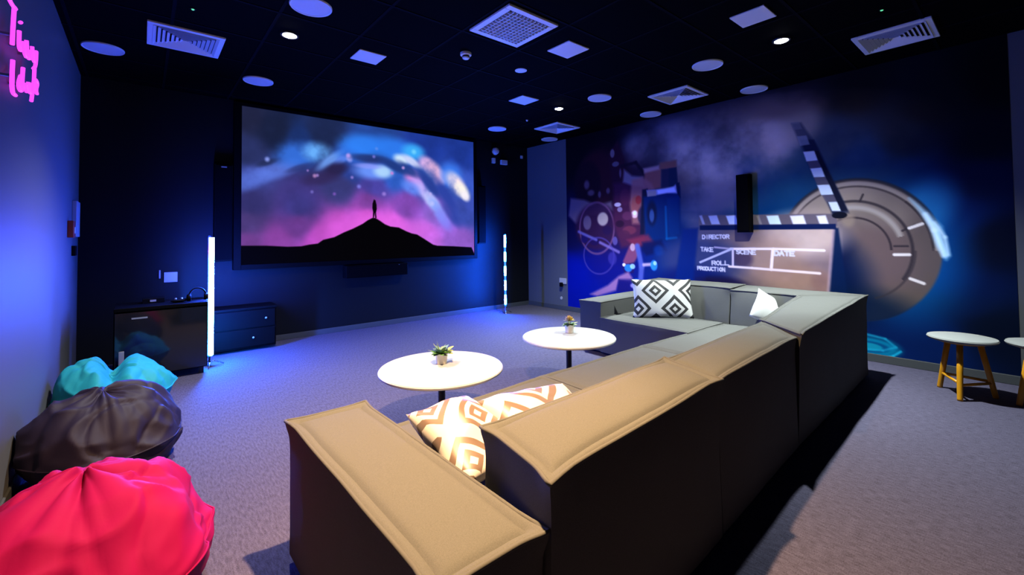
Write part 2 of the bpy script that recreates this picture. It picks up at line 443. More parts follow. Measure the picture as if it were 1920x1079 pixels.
mc.line([(1.204, 1.823), (1.234, 1.748)], 0.02, (40, 34, 40), 0.9, 0.01)
mc.line([(0.886, 1.416), (0.789, 1.475)], 0.02, (40, 34, 40), 0.9, 0.01)
mc.line([(0.954, 1.254), (0.848, 1.255)], 0.02, (40, 34, 40), 0.9, 0.01)
mc.line([(0.831, 1.443), (0.732, 1.485)], 0.03, (215, 205, 200), 0.95, 0.01)
mc.line([(0.956, 1.164), (0.838, 1.167)], 0.03, (215, 205, 200), 0.95, 0.01)
mc.line([(0.836, 0.918), (0.736, 0.876)], 0.03, (215, 205, 200), 0.95, 0.01)
mc.poly([(0.823, 1.753), (0.755, 1.677), (0.678, 1.58), (0.592, 1.454), (0.543, 1.164), (0.567, 1.126), (0.628, 1.257), (0.673, 1.456), (0.748, 1.622)], (150, 205, 235), 0.9, 0.05)
mc.line([(0.706, 1.582), (0.643, 1.418), (0.581, 1.163)], 0.04, (215, 240, 250), 0.8, 0.03)
mc.line([(0.641, 1.493), (0.569, 1.348), (0.551, 1.174)], 0.025, (215, 240, 250), 0.7, 0.03)
mc.blob(1.201, 0.155, 0.325, 0.151, (0, 70, 110), 0.85, 4, 0)
mc.blob(1.201, 0.155, 0.278, 0.104, (0, 110, 150), 0.85, 4, 0)
mc.blob(1.201, 0.155, 0.204, 0.070, (0, 60, 110), 0.85, 4, 0)
mc.blob(1.201, 0.155, 0.139, 0.046, (10, 130, 160), 0.85, 4, 0)
mc.line([(1.236, 0.043), (1.104, 0.053), (0.993, 0.092), (0.932, 0.149)], 0.02, (20, 170, 210), 0.8, 0.015)
mc.line([(1.234, 0.119), (1.079, 0.132), (0.969, 0.186), (1.054, 0.261), (1.23, 0.289)], 0.018, (20, 150, 190), 0.7, 0.02)
mc.blob(4.558, 1.955, 1.053, 1.175, (34, 12, 34), 0.8, 1.6, 0)
mc.blob(4.773, 2.432, 0.634, 0.694, (30, 8, 20), 0.95, 2.2, 0)
mc.blob(4.914, 2.4, 0.521, 0.583, (46, 14, 26), 0.9, 3, 0)
mc.blob(5.132, 2.328, 0.370, 0.479, (24, 8, 22), 0.9, 3, 0)
mc.poly([(4.652, 2.785), (4.449, 3.006), (4.329, 2.648), (4.316, 2.248), (4.553, 2.226)], (44, 14, 32), 0.9, 0.05)
mc.blob(4.563, 2.79, 0.055, 0.090, (120, 104, 110), 0.9, 2.5, 0)
mc.blob(4.501, 2.6, 0.087, 0.054, (104, 96, 108), 0.8, 2.5, 0)
mc.blob(5.133, 2.309, 0.087, 0.115, (130, 108, 122), 0.6, 1.6, 0)
mc.blob(5.038, 2.157, 0.109, 0.076, (130, 108, 122), 0.6, 1.6, 0)
mc.blob(4.849, 2.114, 0.047, 0.083, (130, 108, 122), 0.6, 1.6, 0)
mc.blob(4.665, 2.163, 0.056, 0.073, (130, 108, 122), 0.6, 1.6, 0)
mc.blob(4.408, 2.435, 0.032, 0.107, (130, 108, 122), 0.6, 1.6, 0)
mc.poly([(5.521, 2.098), (5.2, 2.045), (4.899, 1.93), (4.602, 1.976), (4.561, 1.819), (4.809, 1.767), (5.143, 1.754), (5.399, 1.618), (5.58, 1.772)], (118, 98, 110), 0.85, 0.06)
mc.blob(4.93, 1.557, 0.544, 0.468, (40, 16, 48), 0.9, 4, 0)
mc.ring(4.931, 1.529, 0.378, 0.450, 0.02, (110, 70, 100), 0.7)
mc.blob(4.788, 1.683, 0.138, 0.139, (168, 150, 142), 0.9, 3, 0)
mc.blob(5.134, 1.629, 0.111, 0.153, (92, 78, 104), 0.85, 3, 0)
mc.blob(4.983, 1.305, 0.143, 0.094, (24, 10, 60), 0.9, 3, 0)
mc.blob(5.201, 1.343, 0.099, 0.096, (20, 12, 70), 0.9, 3, 0)
mc.blob(4.701, 1.488, 0.113, 0.091, (28, 12, 52), 0.8, 3, 0)
mc.line([(5.337, 1.47), (4.935, 1.324)], 0.05, (90, 84, 150), 0.85, 0.03)
mc.line([(4.854, 1.277), (4.467, 1.119)], 0.05, (104, 86, 140), 0.9, 0.03)
mc.ring(4.893, 1.045, 0.328, 0.316, 0.018, (74, 60, 130), 0.6)
mc.blob(4.599, 1.008, 0.111, 0.135, (52, 44, 120), 0.7, 2.5, 0)
mc.blob(4.538, 1.305, 0.065, 0.090, (84, 72, 130), 0.8, 2.5, 0)
mc.poly([(4.552, 2.271), (3.983, 2.3), (3.801, 1.905), (3.838, 1.49), (4.005, 1.238), (4.412, 1.191), (4.565, 1.594)], (62, 22, 50), 0.95, 0.08)
mc.poly([(4.332, 2.488), (4.18, 2.365), (3.982, 2.326), (3.956, 2.17), (4.183, 2.208), (4.358, 2.278)], (134, 118, 128), 0.85, 0.05)
mc.line([(4.384, 2.548), (4.105, 2.573), (3.933, 2.337)], 0.05, (26, 14, 30), 0.9, 0.03)
mc.poly([(3.95, 2.441), (3.687, 2.442), (3.65, 2.503), (3.421, 2.488), (3.406, 2.374), (3.652, 2.404), (3.667, 2.126), (3.824, 2.107), (3.955, 2.212)], (136, 78, 72), 0.95, 0.04)
mc.poly([(3.969, 2.46), (3.687, 2.475), (3.688, 2.409), (3.952, 2.382)], (176, 140, 140), 0.8, 0.04)
mc.poly([(3.652, 2.404), (3.406, 2.406), (3.387, 2.116), (3.658, 2.125)], (34, 34, 60), 0.98, 0.03)
mc.poly([(3.527, 2.405), (3.406, 2.406), (3.387, 2.116), (3.533, 2.122)], (14, 30, 58), 0.9, 0.03)
mc.poly([(3.686, 2.507), (3.403, 2.517), (3.397, 2.42), (3.67, 2.423)], (124, 78, 68), 0.9, 0.04)
mc.poly([(4.181, 2.295), (3.982, 2.326), (3.822, 2.199), (3.787, 2.12), (3.92, 2.082), (3.988, 1.577), (4.186, 1.583), (4.24, 1.934)], (148, 92, 92), 0.85, 0.06)
mc.blob(4.12, 1.883, 0.100, 0.207, (150, 74, 70), 0.8, 2.5, 0)
mc.blob(4.068, 1.965, 0.069, 0.086, (150, 40, 46), 0.9, 2.5, 0)
mc.blob(4.143, 1.737, 0.081, 0.078, (236, 190, 184), 0.9, 2.4, 0)
mc.blob(4.142, 1.754, 0.040, 0.044, (255, 240, 235), 0.9, 2.4, 0)
mc.blob(4.472, 1.913, 0.086, 0.045, (210, 190, 200), 0.9, 2.4, 0)
mc.blob(4.431, 1.83, 0.064, 0.054, (150, 130, 160), 0.8, 2.4, 0)
mc.blob(4.286, 1.717, 0.124, 0.088, (90, 40, 70), 0.8, 2.5, 0)
mc.blob(4.436, 1.59, 0.107, 0.071, (30, 10, 30), 0.8, 2.5, 0)
mc.blob(4.25, 1.48, 0.164, 0.087, (100, 40, 58), 0.8, 2.5, 0)
mc.blob(3.995, 1.705, 0.117, 0.187, (20, 18, 56), 0.8, 2.5, 0)
mc.blob(4.321, 2.027, 0.126, 0.177, (80, 30, 56), 0.8, 2.5, 0)
mc.blob(4.355, 1.411, 0.147, 0.089, (64, 24, 50), 0.8, 2.5, 0)
mc.poly([(3.996, 2.122), (3.899, 2.131), (3.882, 2.036), (3.972, 1.408), (4.05, 1.408)], (8, 12, 40), 0.9, 0.03)
mc.poly([(3.979, 2.002), (3.353, 2.113), (3.36, 1.402), (3.482, 1.283), (3.955, 1.323)], (0, 30, 84), 0.97, 0.04)
mc.poly([(3.572, 1.955), (3.381, 1.973), (3.377, 1.418), (3.542, 1.339)], (0, 38, 96), 0.8, 0.04)
mc.blob(3.832, 1.74, 0.113, 0.250, (6, 12, 44), 0.9, 2, 0)
mc.blob(3.833, 1.698, 0.056, 0.134, (60, 90, 150), 0.7, 2, 0)
mc.poly([(3.919, 2.107), (3.768, 2.102), (3.605, 2.104), (3.464, 2.123), (3.411, 2.158), (3.397, 2.014), (3.57, 2.036), (3.733, 2.016), (3.902, 2.013)], (150, 150, 190), 0.95, 0.03)
mc.poly([(3.732, 2.091), (3.447, 2.114), (3.422, 2.04), (3.715, 2.031)], (200, 205, 235), 0.9, 0.03)
mc.poly([(3.9, 2.097), (3.75, 2.092), (3.752, 2.009), (3.902, 2.004)], (150, 135, 130), 0.9, 0.02)
mc.poly([(3.42, 2.167), (3.36, 2.177), (3.348, 1.938), (3.398, 2.006)], (4, 16, 50), 0.9, 0.02)
mc.line([(3.593, 1.826), (3.586, 1.339), (3.429, 1.355)], 0.03, (0, 80, 140), 0.8, 0.03)
mc.poly([(4.304, 1.323), (3.905, 1.407), (3.769, 1.24), (3.957, 1.222), (4.154, 1.22)], (110, 34, 56), 0.85, 0.06)
mc.poly([(4.014, 1.281), (3.676, 1.323), (3.59, 1.161), (3.941, 1.071), (4.017, 1.153)], (4, 12, 60), 0.9, 0.06)
mc.poly([(4.255, 1.219), (4.133, 1.254), (4.097, 1.066), (4.18, 0.935), (4.345, 0.884), (4.385, 0.97)], (122, 60, 84), 0.9, 0.04)
mc.blob(4.194, 1.202, 0.060, 0.078, (176, 140, 150), 0.9, 2.5, 0)
mc.line([(4.104, 1.22), (4.032, 0.898), (4.068, 0.557)], 0.09, (74, 84, 156), 0.9, 0.04)
mc.poly([(4.418, 0.907), (4.159, 0.961), (4.183, 0.788), (4.347, 0.753)], (28, 16, 70), 0.9, 0.03)
mc.blob(4.365, 0.91, 0.042, 0.035, (220, 205, 240), 0.95, 2.5, 0)
mc.blob(4.283, 0.861, 0.093, 0.078, (34, 110, 190), 0.95, 2.5, 0)
mc.blob(4.201, 0.891, 0.061, 0.052, (160, 205, 230), 0.8, 2.5, 0)
mc.line([(3.992, 0.926), (3.849, 0.94)], 0.05, (190, 160, 180), 0.9, 0.03)
mc.blob(3.812, 0.925, 0.074, 0.100, (40, 130, 210), 0.95, 2.5, 0)
mc.blob(3.793, 0.959, 0.037, 0.041, (170, 215, 245), 0.9, 2.5, 0)
mc.poly([(5.097, 0.358), (4.697, 0.55), (4.475, 0.718), (4.284, 0.8), (4.205, 0.701), (4.186, 0.633), (4.476, 0.647), (4.534, 0.474), (4.931, 0.337)], (150, 104, 138), 0.9, 0.05)
mc.poly([(4.476, 0.665), (4.145, 0.687), (4.169, 0.48), (4.524, 0.448)], (20, 14, 84), 0.85, 0.05)
mc.blob(4.136, 0.637, 0.079, 0.077, (16, 90, 170), 0.95, 2.5, 0)
mc.line([(4.217, 0.579), (4.07, 0.506)], 0.06, (170, 150, 200), 0.8, 0.03)
mc.blob(3.724, 1.159, 0.127, 0.115, (0, 60, 140), 0.5, 1.5, 0)
mc.poly([(3.09, 1.491), (1.482, 1.445), (1.559, 0.642), (3.209, 0.474)], (112, 92, 96), 1, 0.02)
bn = mc.fbm(3.0, 21, 4)
mc.blob(1.821, 1.387, 0.624, 0.387, (176, 152, 144), 0.95, 1.6, 0)
mc.blob(2.182, 1.119, 0.500, 0.407, (156, 124, 110), 0.8, 1.5, 0)
mc.blob(1.948, 0.863, 0.526, 0.262, (146, 112, 98), 0.85, 1.5, 0)
mc.blob(1.617, 0.822, 0.158, 0.188, (120, 88, 84), 0.8, 1.5, 0)
mc.blob(3.093, 1.018, 0.794, 0.457, (44, 52, 96), 0.95, 2, 0)
mc.blob(3.181, 0.63, 0.809, 0.385, (6, 20, 84), 0.95, 2.2, 0)
mc.blob(2.494, 1.075, 0.175, 0.155, (64, 48, 72), 0.85, 1.8, 0)
mc.blob(2.798, 0.699, 0.513, 0.161, (20, 14, 54), 0.9, 1.8, 0)
mc.blob(2.928, 1.472, 0.455, 0.195, (74, 72, 104), 0.7, 1.6, 0)
mc.C[...] *= (1 + 0.16 * (bn - 0.5) * 2 * ((mc.U < 3.2) & (mc.U > 1.4) & (mc.V < 1.5)))[..., None]
mc.poly([(1.482, 1.457), (1.437, 1.456), (1.368, 0.661), (1.56, 0.629)], (0, 20, 58), 0.95, 0.02)
mc.poly([(3.325, 1.48), (3.09, 1.491), (3.209, 0.459), (3.518, 0.427)], (0, 28, 98), 0.9, 0.05)
mc.line([(1.483, 1.432), (1.559, 0.642)], 0.03, (170, 140, 150), 0.7, 0.02)
mc.poly([(3.078, 1.674), (1.453, 1.622), (1.446, 1.481), (3.081, 1.521)], (92, 82, 94), 1, 0.012)
mc.poly([(3.07, 1.666), (3.031, 1.672), (2.988, 1.541), (3.026, 1.542)], (150, 150, 175), 1, 0.015)
mc.poly([(2.939, 1.66), (2.819, 1.663), (2.778, 1.536), (2.897, 1.539)], (172, 176, 206), 1, 0.015)
mc.poly([(2.696, 1.65), (2.57, 1.652), (2.531, 1.529), (2.656, 1.532)], (196, 206, 232), 1, 0.015)
mc.poly([(2.309, 1.633), (2.277, 1.639), (2.242, 1.521), (2.273, 1.522)], (130, 120, 120), 1, 0.015)
mc.poly([(2.189, 1.628), (2.054, 1.629), (2.021, 1.515), (2.154, 1.518)], (206, 222, 232), 1, 0.015)
mc.poly([(1.924, 1.617), (1.782, 1.618), (1.751, 1.507), (1.892, 1.511)], (222, 216, 232), 1, 0.015)
mc.poly([(1.646, 1.605), (1.556, 1.608), (1.527, 1.501), (1.616, 1.504)], (216, 210, 220), 1, 0.015)
mc.poly([(3.066, 1.528), (1.461, 1.506), (1.457, 1.444), (3.067, 1.46)], (4, 20, 64), 1, 0.012)
mc.poly([(1.879, 2.751), (1.776, 2.743), (1.629, 2.458), (1.333, 1.622), (1.484, 1.605), (1.691, 2.149)], (14, 26, 58), 0.55, 0.03)
mc.poly([(1.792, 2.538), (1.65, 2.512), (1.333, 1.622), (1.484, 1.605)], (18, 26, 54), 0.95, 0.02)
mc.poly([(1.89, 2.766), (1.798, 2.76), (1.767, 2.663), (1.858, 2.667)], (112, 110, 120), 0.6, 0.012)
mc.poly([(1.825, 2.583), (1.725, 2.577), (1.694, 2.463), (1.794, 2.46)], (132, 136, 150), 0.75, 0.012)
mc.poly([(1.763, 2.383), (1.648, 2.378), (1.618, 2.26), (1.732, 2.263)], (198, 206, 216), 1, 0.012)
mc.poly([(1.696, 2.175), (1.583, 2.173), (1.55, 2.056), (1.661, 2.062)], (190, 202, 220), 1, 0.012)
mc.poly([(1.631, 1.97), (1.505, 1.965), (1.472, 1.844), (1.592, 1.847)], (198, 210, 228), 1, 0.012)
mc.poly([(1.526, 1.761), (1.434, 1.761), (1.407, 1.65), (1.492, 1.654)], (196, 204, 220), 1, 0.012)
mc.poly([(1.727, 2.262), (1.618, 2.26), (1.583, 2.173), (1.696, 2.175)], (80, 74, 92), 0.9, 0.012)
mc.poly([(1.661, 2.062), (1.55, 2.056), (1.505, 1.965), (1.631, 1.97)], (80, 74, 92), 0.9, 0.012)
mc.poly([(1.586, 1.847), (1.472, 1.844), (1.434, 1.761), (1.547, 1.763)], (80, 74, 92), 0.9, 0.012)
mc.poly([(1.648, 2.378), (1.61, 2.372), (1.343, 1.647), (1.407, 1.65)], (10, 14, 36), 1, 0.012)
mc.blob(1.345, 1.55, 0.088, 0.121, (130, 112, 100), 0.7, 1.6, 0)
mc.blob(1.423, 1.602, 0.080, 0.043, (4, 6, 22), 1, 5, 0)
mc.text('DIRECTOR', (3.03, 1.387), (2.652, 1.391), 0.049, (204, 198, 216), 0.85, 0.016)
mc.text('TAKE', (3.057, 1.216), (2.874, 1.211), 0.053, (204, 198, 216), 0.85, 0.016)
mc.text('SCENE', (2.567, 1.187), (2.32, 1.184), 0.050, (204, 198, 216), 0.85, 0.016)
mc.text('DATE', (2.107, 1.181), (1.877, 1.179), 0.053, (204, 198, 216), 0.95, 0.02)
mc.text('ROLL', (2.901, 1.025), (2.661, 1.034), 0.052, (204, 198, 216), 0.85, 0.016)
mc.text('PRODUCTION', (3.11, 0.941), (2.72, 0.937), 0.046, (204, 198, 216), 0.85, 0.016)
mc.line([(2.859, 1.219), (2.643, 1.2), (2.339, 1.211)], 0.025, (150, 140, 170), 1, 0.01)
mc.line([(2.643, 1.2), (2.119, 1.208), (1.582, 1.197)], 0.03, (226, 206, 206), 1, 0.01)
mc.line([(2.615, 1.2), (2.62, 0.963)], 0.028, (196, 180, 200), 1, 0.01)
mc.line([(2.125, 1.201), (2.15, 0.945)], 0.035, (226, 206, 206), 1, 0.01)
mc.line([(2.67, 0.961), (2.378, 0.954), (2.15, 0.945), (1.631, 0.927)], 0.03, (220, 198, 200), 1, 0.01)
mc.line([(3.07, 1.003), (2.629, 1.2)], 0.03, (176, 172, 200), 1, 0.01)
me = mc.mesh(lambda u, v: np.stack([np.full_like(u, RX1 + 0.001), u, v], 1), 1.22)
mural = link('wall_mural', me, attr_mat('mural_print', rough=0.6))
mural['kind'] = 'structure'

# ------------------------------------------------------------------ big screen
SCY = RY1 - 0.10
tv = empty('projection_screen', (2.83, RY1, 1.0), 'huge wall-mounted flat screen showing a milky way over a dark hill', 'screen')
def loc_of(o): return Vector(o.location)
def wbox(name, lo, hi, m, parent, bevel=0.0, seg=2, smooth=False):
    """box given in room coordinates, stored in its parent's own"""
    p = loc_of(parent)
    return box(name, tuple(Vector(lo) - p), tuple(Vector(hi) - p), m, parent, bevel, seg, smooth)
wbox('housing', (0.90, SCY + 0.02, 1.0), (4.745, RY1 - 0.002, 3.19), M['black_plastic'], tv, 0.008)
bm = bmesh.new(); p = loc_of(tv)
TX0, TX1, TZ0, TZ1 = 0.985, 4.675, 1.065, 3.145
for lo, hi in [((0.90, SCY - 0.012, 1.0), (TX0, SCY + 0.03, 3.19)), ((TX1, SCY - 0.012, 1.0), (4.745, SCY + 0.03, 3.19)),
               ((TX0, SCY - 0.012, 1.0), (TX1, SCY + 0.03, TZ0)), ((TX0, SCY - 0.012, TZ1), (TX1, SCY + 0.03, 3.19))]:
    add_box(bm, tuple(Vector(lo) - p), tuple(Vector(hi) - p), 0.003, 1)
from_bm('bezel', bm, M['black_plastic'], tv)
tc_ = Canvas(TX0, TX1, TZ0, TZ1, 0.0075)
tc_.anchors([(1.024, 3.036, 34, 38, 70), (1.404, 2.917, 26, 34, 66), (1.963, 2.963, 30, 42, 84), (2.764, 2.956, 36, 70, 150), (3.705, 2.946, 30, 56, 150), (4.468, 2.944, 30, 56, 150), (1.027, 2.508, 40, 48, 96), (1.676, 2.808, 28, 50, 110), (1.029, 2.228, 60, 72, 150), (1.091, 1.88, 52, 50, 110), (1.679, 1.83, 60, 56, 130), (2.269, 2.169, 56, 58, 120), (2.429, 2.422, 44, 66, 150), (3.12, 2.397, 44, 90, 190), (3.702, 2.353, 44, 84, 176), (4.459, 1.828, 60, 80, 180), (4.348, 2.304, 56, 86, 190), (1.034, 1.355, 118, 66, 150), (1.411, 1.349, 136, 66, 160), (1.68, 1.606, 104, 58, 140), (1.966, 1.378, 180, 74, 190), (2.269, 1.533, 200, 84, 206), (2.676, 1.74, 214, 88, 214), (2.677, 1.947, 126, 66, 160), (3.117, 1.621, 222, 98, 226), (3.697, 1.446, 196, 104, 226), (4.34, 1.347, 150, 96, 208), (3.906, 1.813, 140, 100, 210), (3.305, 1.885, 130, 74, 180), (1.032, 1.599, 74, 58, 120), (2.763, 2.201, 72, 66, 160)], 5.0)
n1 = tc_.fbm(1.6, 5, 5); n2 = tc_.fbm(4.5, 11, 4); gas = np.clip(0.40 + (n1 * 0.5 + n2 * 0.5 - 0.3) * 3.0, 0, 1)
tc_.C *= (0.86 + 0.28 * n2)[..., None]
tc_.blob(1.09, 2.197, 0.424, 0.187, (91, 118, 224), 0.8, 1.4, 0.5, gas)
tc_.blob(1.407, 2.331, 0.455, 0.158, (94, 125, 230), 0.8, 1.4, 0.45, gas)
tc_.blob(1.677, 2.581, 0.482, 0.254, (58, 123, 241), 0.8, 1.4, 0.2, gas)
tc_.blob(1.927, 2.648, 0.287, 0.204, (107, 179, 255), 0.95, 1.4, 0.1, gas)
tc_.blob(2.114, 2.552, 0.350, 0.094, (116, 168, 255), 0.8, 1.4, 0.7)
tc_.blob(2.429, 2.706, 0.373, 0.254, (51, 123, 246), 0.7, 1.4, 0, gas)
tc_.blob(2.593, 2.833, 0.482, 0.239, (49, 134, 253), 0.85, 1.4, 0, gas)
tc_.blob(3.121, 2.83, 0.639, 0.272, (47, 129, 250), 0.85, 1.4, -0.1, gas)
tc_.blob(3.454, 2.826, 0.293, 0.193, (62, 179, 255), 0.9, 1.4, 0, gas)
tc_.blob(2.763, 2.435, 0.438, 0.181, (107, 150, 255), 0.95, 1.4, 0, gas)
tc_.blob(2.921, 2.449, 0.225, 0.143, (179, 219, 255), 0.9, 1.4, 0, gas)
tc_.blob(2.677, 2.511, 0.294, 0.060, (145, 156, 255), 0.7, 1.4, 0)
tc_.blob(3.232, 2.669, 0.195, 0.126, (212, 235, 255), 0.95, 1.4, -0.3, gas)
tc_.blob(3.424, 2.662, 0.269, 0.096, (212, 219, 255), 0.9, 1.4, -0.5)
tc_.blob(3.703, 2.645, 0.235, 0.175, (235, 190, 246), 0.9, 1.4, -0.5, gas)
tc_.blob(3.858, 2.521, 0.314, 0.200, (255, 192, 224), 1, 1.4, -0.8, gas)
tc_.blob(3.974, 2.42, 0.173, 0.224, (255, 190, 219), 1, 1.4, -0.9, gas)
tc_.blob(4.181, 2.483, 0.332, 0.342, (62, 134, 255), 0.8, 1.4, -0.6, gas)
tc_.blob(3.452, 2.379, 0.248, 0.193, (212, 134, 219), 0.95, 1.4, -0.6, gas)
tc_.blob(3.55, 2.297, 0.274, 0.151, (197, 147, 246), 0.9, 1.4, -0.7, gas)
tc_.blob(3.67, 2.151, 0.398, 0.153, (192, 179, 255), 0.95, 1.4, -0.8, gas)
tc_.blob(3.803, 2.012, 0.286, 0.154, (190, 201, 255), 0.95, 1.4, -0.8, gas)
tc_.blob(3.927, 1.86, 0.366, 0.156, (132, 163, 255), 0.9, 1.4, -0.9, gas)
tc_.blob(4.033, 1.705, 0.323, 0.157, (134, 134, 255), 0.7, 1.4, -0.9, gas)
tc_.blob(4.303, 2.34, 0.364, 0.207, (255, 230, 239), 1, 1.4, -0.8, gas)
tc_.blob(4.416, 2.231, 0.264, 0.163, (255, 250, 239), 1, 1.4, -0.7, gas)
tc_.blob(4.485, 2.139, 0.161, 0.116, (255, 246, 255), 0.9, 1.4, -0.7)
tc_.blob(3.403, 2.225, 0.268, 0.149, (100, 145, 255), 0.8, 1.4, -0.5, gas)
tc_.blob(2.269, 2.568, 0.181, 0.077, (100, 145, 255), 0.7, 1.4, 0.6)
tc_.blob(2.388, 2.613, 0.074, 0.097, (168, 168, 255), 0.8, 1.4, 0.2)
tc_.blob(2.191, 2.417, 0.263, 0.143, (40, 32, 70), 0.85, 1.4, 0.4)
tc_.blob(1.965, 2.265, 0.369, 0.139, (50, 38, 84), 0.7, 1.4, 0.2)
tc_.blob(2.678, 2.636, 0.426, 0.091, (34, 50, 110), 0.8, 1.4, 0)
tc_.blob(3.12, 2.553, 0.406, 0.104, (32, 56, 126), 0.9, 1.4, -0.4)
tc_.blob(3.356, 2.522, 0.328, 0.106, (36, 62, 140), 0.9, 1.4, -0.5)
tc_.blob(3.753, 2.311, 0.475, 0.119, (42, 62, 150), 0.9, 1.4, -0.8)
tc_.blob(4.069, 2.145, 0.544, 0.141, (44, 66, 164), 0.9, 1.4, -0.9)
tc_.blob(1.277, 2.428, 0.192, 0.058, (34, 44, 84), 0.7, 1.4, 0.4)
tc_.blob(4.176, 1.82, 0.442, 0.133, (44, 64, 160), 0.7, 1.4, -0.9)
tc_.blob(1.677, 2.393, 0.251, 0.060, (44, 50, 110), 0.6, 1.4, 0.4)
tc_.blob(1.283, 2.472, 0.048, 0.054, (150, 168, 255), 0.85, 1.1, 0)
tc_.blob(1.928, 2.308, 0.036, 0.039, (160, 130, 210), 0.85, 1.1, 0)
tc_.blob(1.797, 2.366, 0.027, 0.029, (150, 120, 200), 0.85, 1.1, 0)
tc_.blob(2.429, 2.317, 0.040, 0.040, (150, 130, 220), 0.85, 1.1, 0)
tc_.blob(2.535, 2.186, 0.052, 0.051, (130, 130, 236), 0.85, 1.1, 0)
tc_.blob(2.938, 2.093, 0.056, 0.053, (160, 130, 226), 0.85, 1.1, 0)
tc_.blob(1.855, 2.065, 0.036, 0.038, (120, 110, 200), 0.85, 1.1, 0)
tc_.blob(2.168, 2.052, 0.038, 0.039, (130, 90, 190), 0.85, 1.1, 0)
tc_.blob(2.772, 2.671, 0.043, 0.042, (120, 120, 220), 0.85, 1.1, 0)
tc_.blob(2.816, 2.802, 0.044, 0.042, (90, 140, 240), 0.85, 1.1, 0)
tc_.blob(3.464, 2.827, 0.073, 0.067, (120, 215, 255), 0.85, 1.1, 0)
tc_.blob(3.27, 2.541, 0.047, 0.044, (200, 160, 230), 0.85, 1.1, 0)
tc_.blob(3.074, 2.436, 0.046, 0.043, (210, 130, 220), 0.85, 1.1, 0)
tc_.blob(3.772, 2.139, 0.051, 0.045, (190, 180, 250), 0.85, 1.1, 0)
tc_.blob(2.372, 2.643, 0.050, 0.051, (190, 160, 250), 0.85, 1.1, 0)
tc_.blob(1.891, 2.298, 0.045, 0.048, (190, 140, 200), 0.85, 1.1, 0)
tc_.blob(3.802, 1.975, 0.078, 0.069, (190, 196, 255), 0.85, 1.1, 0)
tc_.blob(2.348, 1.453, 0.638, 0.400, (226, 96, 226), 0.6, 1.3, 0)
tc_.blob(2.762, 1.575, 0.517, 0.284, (230, 100, 230), 0.8, 1.3, 0)
tc_.blob(3.304, 1.492, 0.667, 0.297, (222, 104, 232), 0.6, 1.3, 0)
tc_.poly([(0.915, 1.316), (1.282, 1.308), (1.544, 1.288), (1.715, 1.291), (1.821, 1.312), (1.937, 1.325), (2.01, 1.377), (2.169, 1.415), (2.309, 1.485), (2.444, 1.541), (2.592, 1.615), (2.676, 1.674), (2.745, 1.708), (2.796, 1.709), (2.866, 1.669), (2.954, 1.611), (3.044, 1.577), (3.191, 1.561), (3.323, 1.5), (3.419, 1.465), (3.516, 1.447), (3.646, 1.374), (3.819, 1.272), (3.902, 1.252), (4.227, 1.235), (4.617, 1.207), (4.806, 0.847), (4.804, 0.65), (0.859, 0.916)], (4, 3, 4), 1, 0.015)
tc_.poly([(2.771, 2.001), (2.797, 1.985), (2.814, 1.919), (2.818, 1.852), (2.805, 1.793), (2.814, 1.71), (2.792, 1.709), (2.784, 1.784), (2.77, 1.709), (2.753, 1.708), (2.758, 1.8), (2.745, 1.866), (2.749, 1.933)], (8, 3, 10), 1, 0.012)
me = tc_.mesh(lambda u, v: np.stack([u - p.x, np.full_like(u, SCY - 0.001 - p.y), v - p.z], 1))
disp = link('display', me, attr_mat('screen_light', emission=True, strength=1.0), tv)
disp['label'] = 'lit picture of a blue and magenta galaxy sky above a black hill with a tiny standing figure'

# ------------------------------------------------------------------ speakers round the screen
def wall_speaker(loc, w, d, h, label, group=None, axis='y'):
    """slim column speaker: loc = middle of its back at the bottom; axis tells which wall it hangs on"""
    t = empty('column_speaker', loc, label, 'speaker', group)
    if axis == 'y':
        box('cabinet', (-w/2, -d, 0), (w/2, 0, h), M['black_plastic'], t, 0.008)
        box('grille', (-w/2 + .012, -d - .012, .02), (w/2 - .012, -d + .001, h - .02), M['black_cloth'], t, 0.004)
    else:
        box('cabinet', (-d, -w/2, 0), (0, w/2, h), M['black_plastic'], t, 0.008)
        box('grille', (-d - .012, -w/2 + .012, .02), (-d + .001, w/2 - .012, h - .02), M['black_cloth'], t, 0.004)
    return t
s1 = wall_speaker((0.79, RY1, 1.12), 0.20, 0.12, 1.24, 'black column speaker on the dark wall left of the big screen')
box('badge', (-.03, -.135, 1.19), (.03, -.131, 1.205), M['art_pale'], s1)
wall_speaker((4.85, RY1, 1.27), 0.18, 0.12, 1.08, 'black column speaker on the dark wall right of the big screen')
wall_speaker((RX1, 2.43, 1.42), 0.17, 0.10, 0.76, 'black box speaker hung on the film mural above the clapperboard picture', axis='x')
t = empty('centre_speaker', (2.82, RY1, 0.80), 'long black centre speaker hanging under the big screen', 'speaker')
box('cabinet', (-.5, -.16, 0), (.5, 0, .19), M['black_plastic'], t, 0.01)
box('grille', (-.48, -.172, .015), (.48, -.158, .175), M['black_cloth'], t, 0.004)
box('indicator', (.33, -.176, .165), (.345, -.172, .172), M['art_pale'], t)

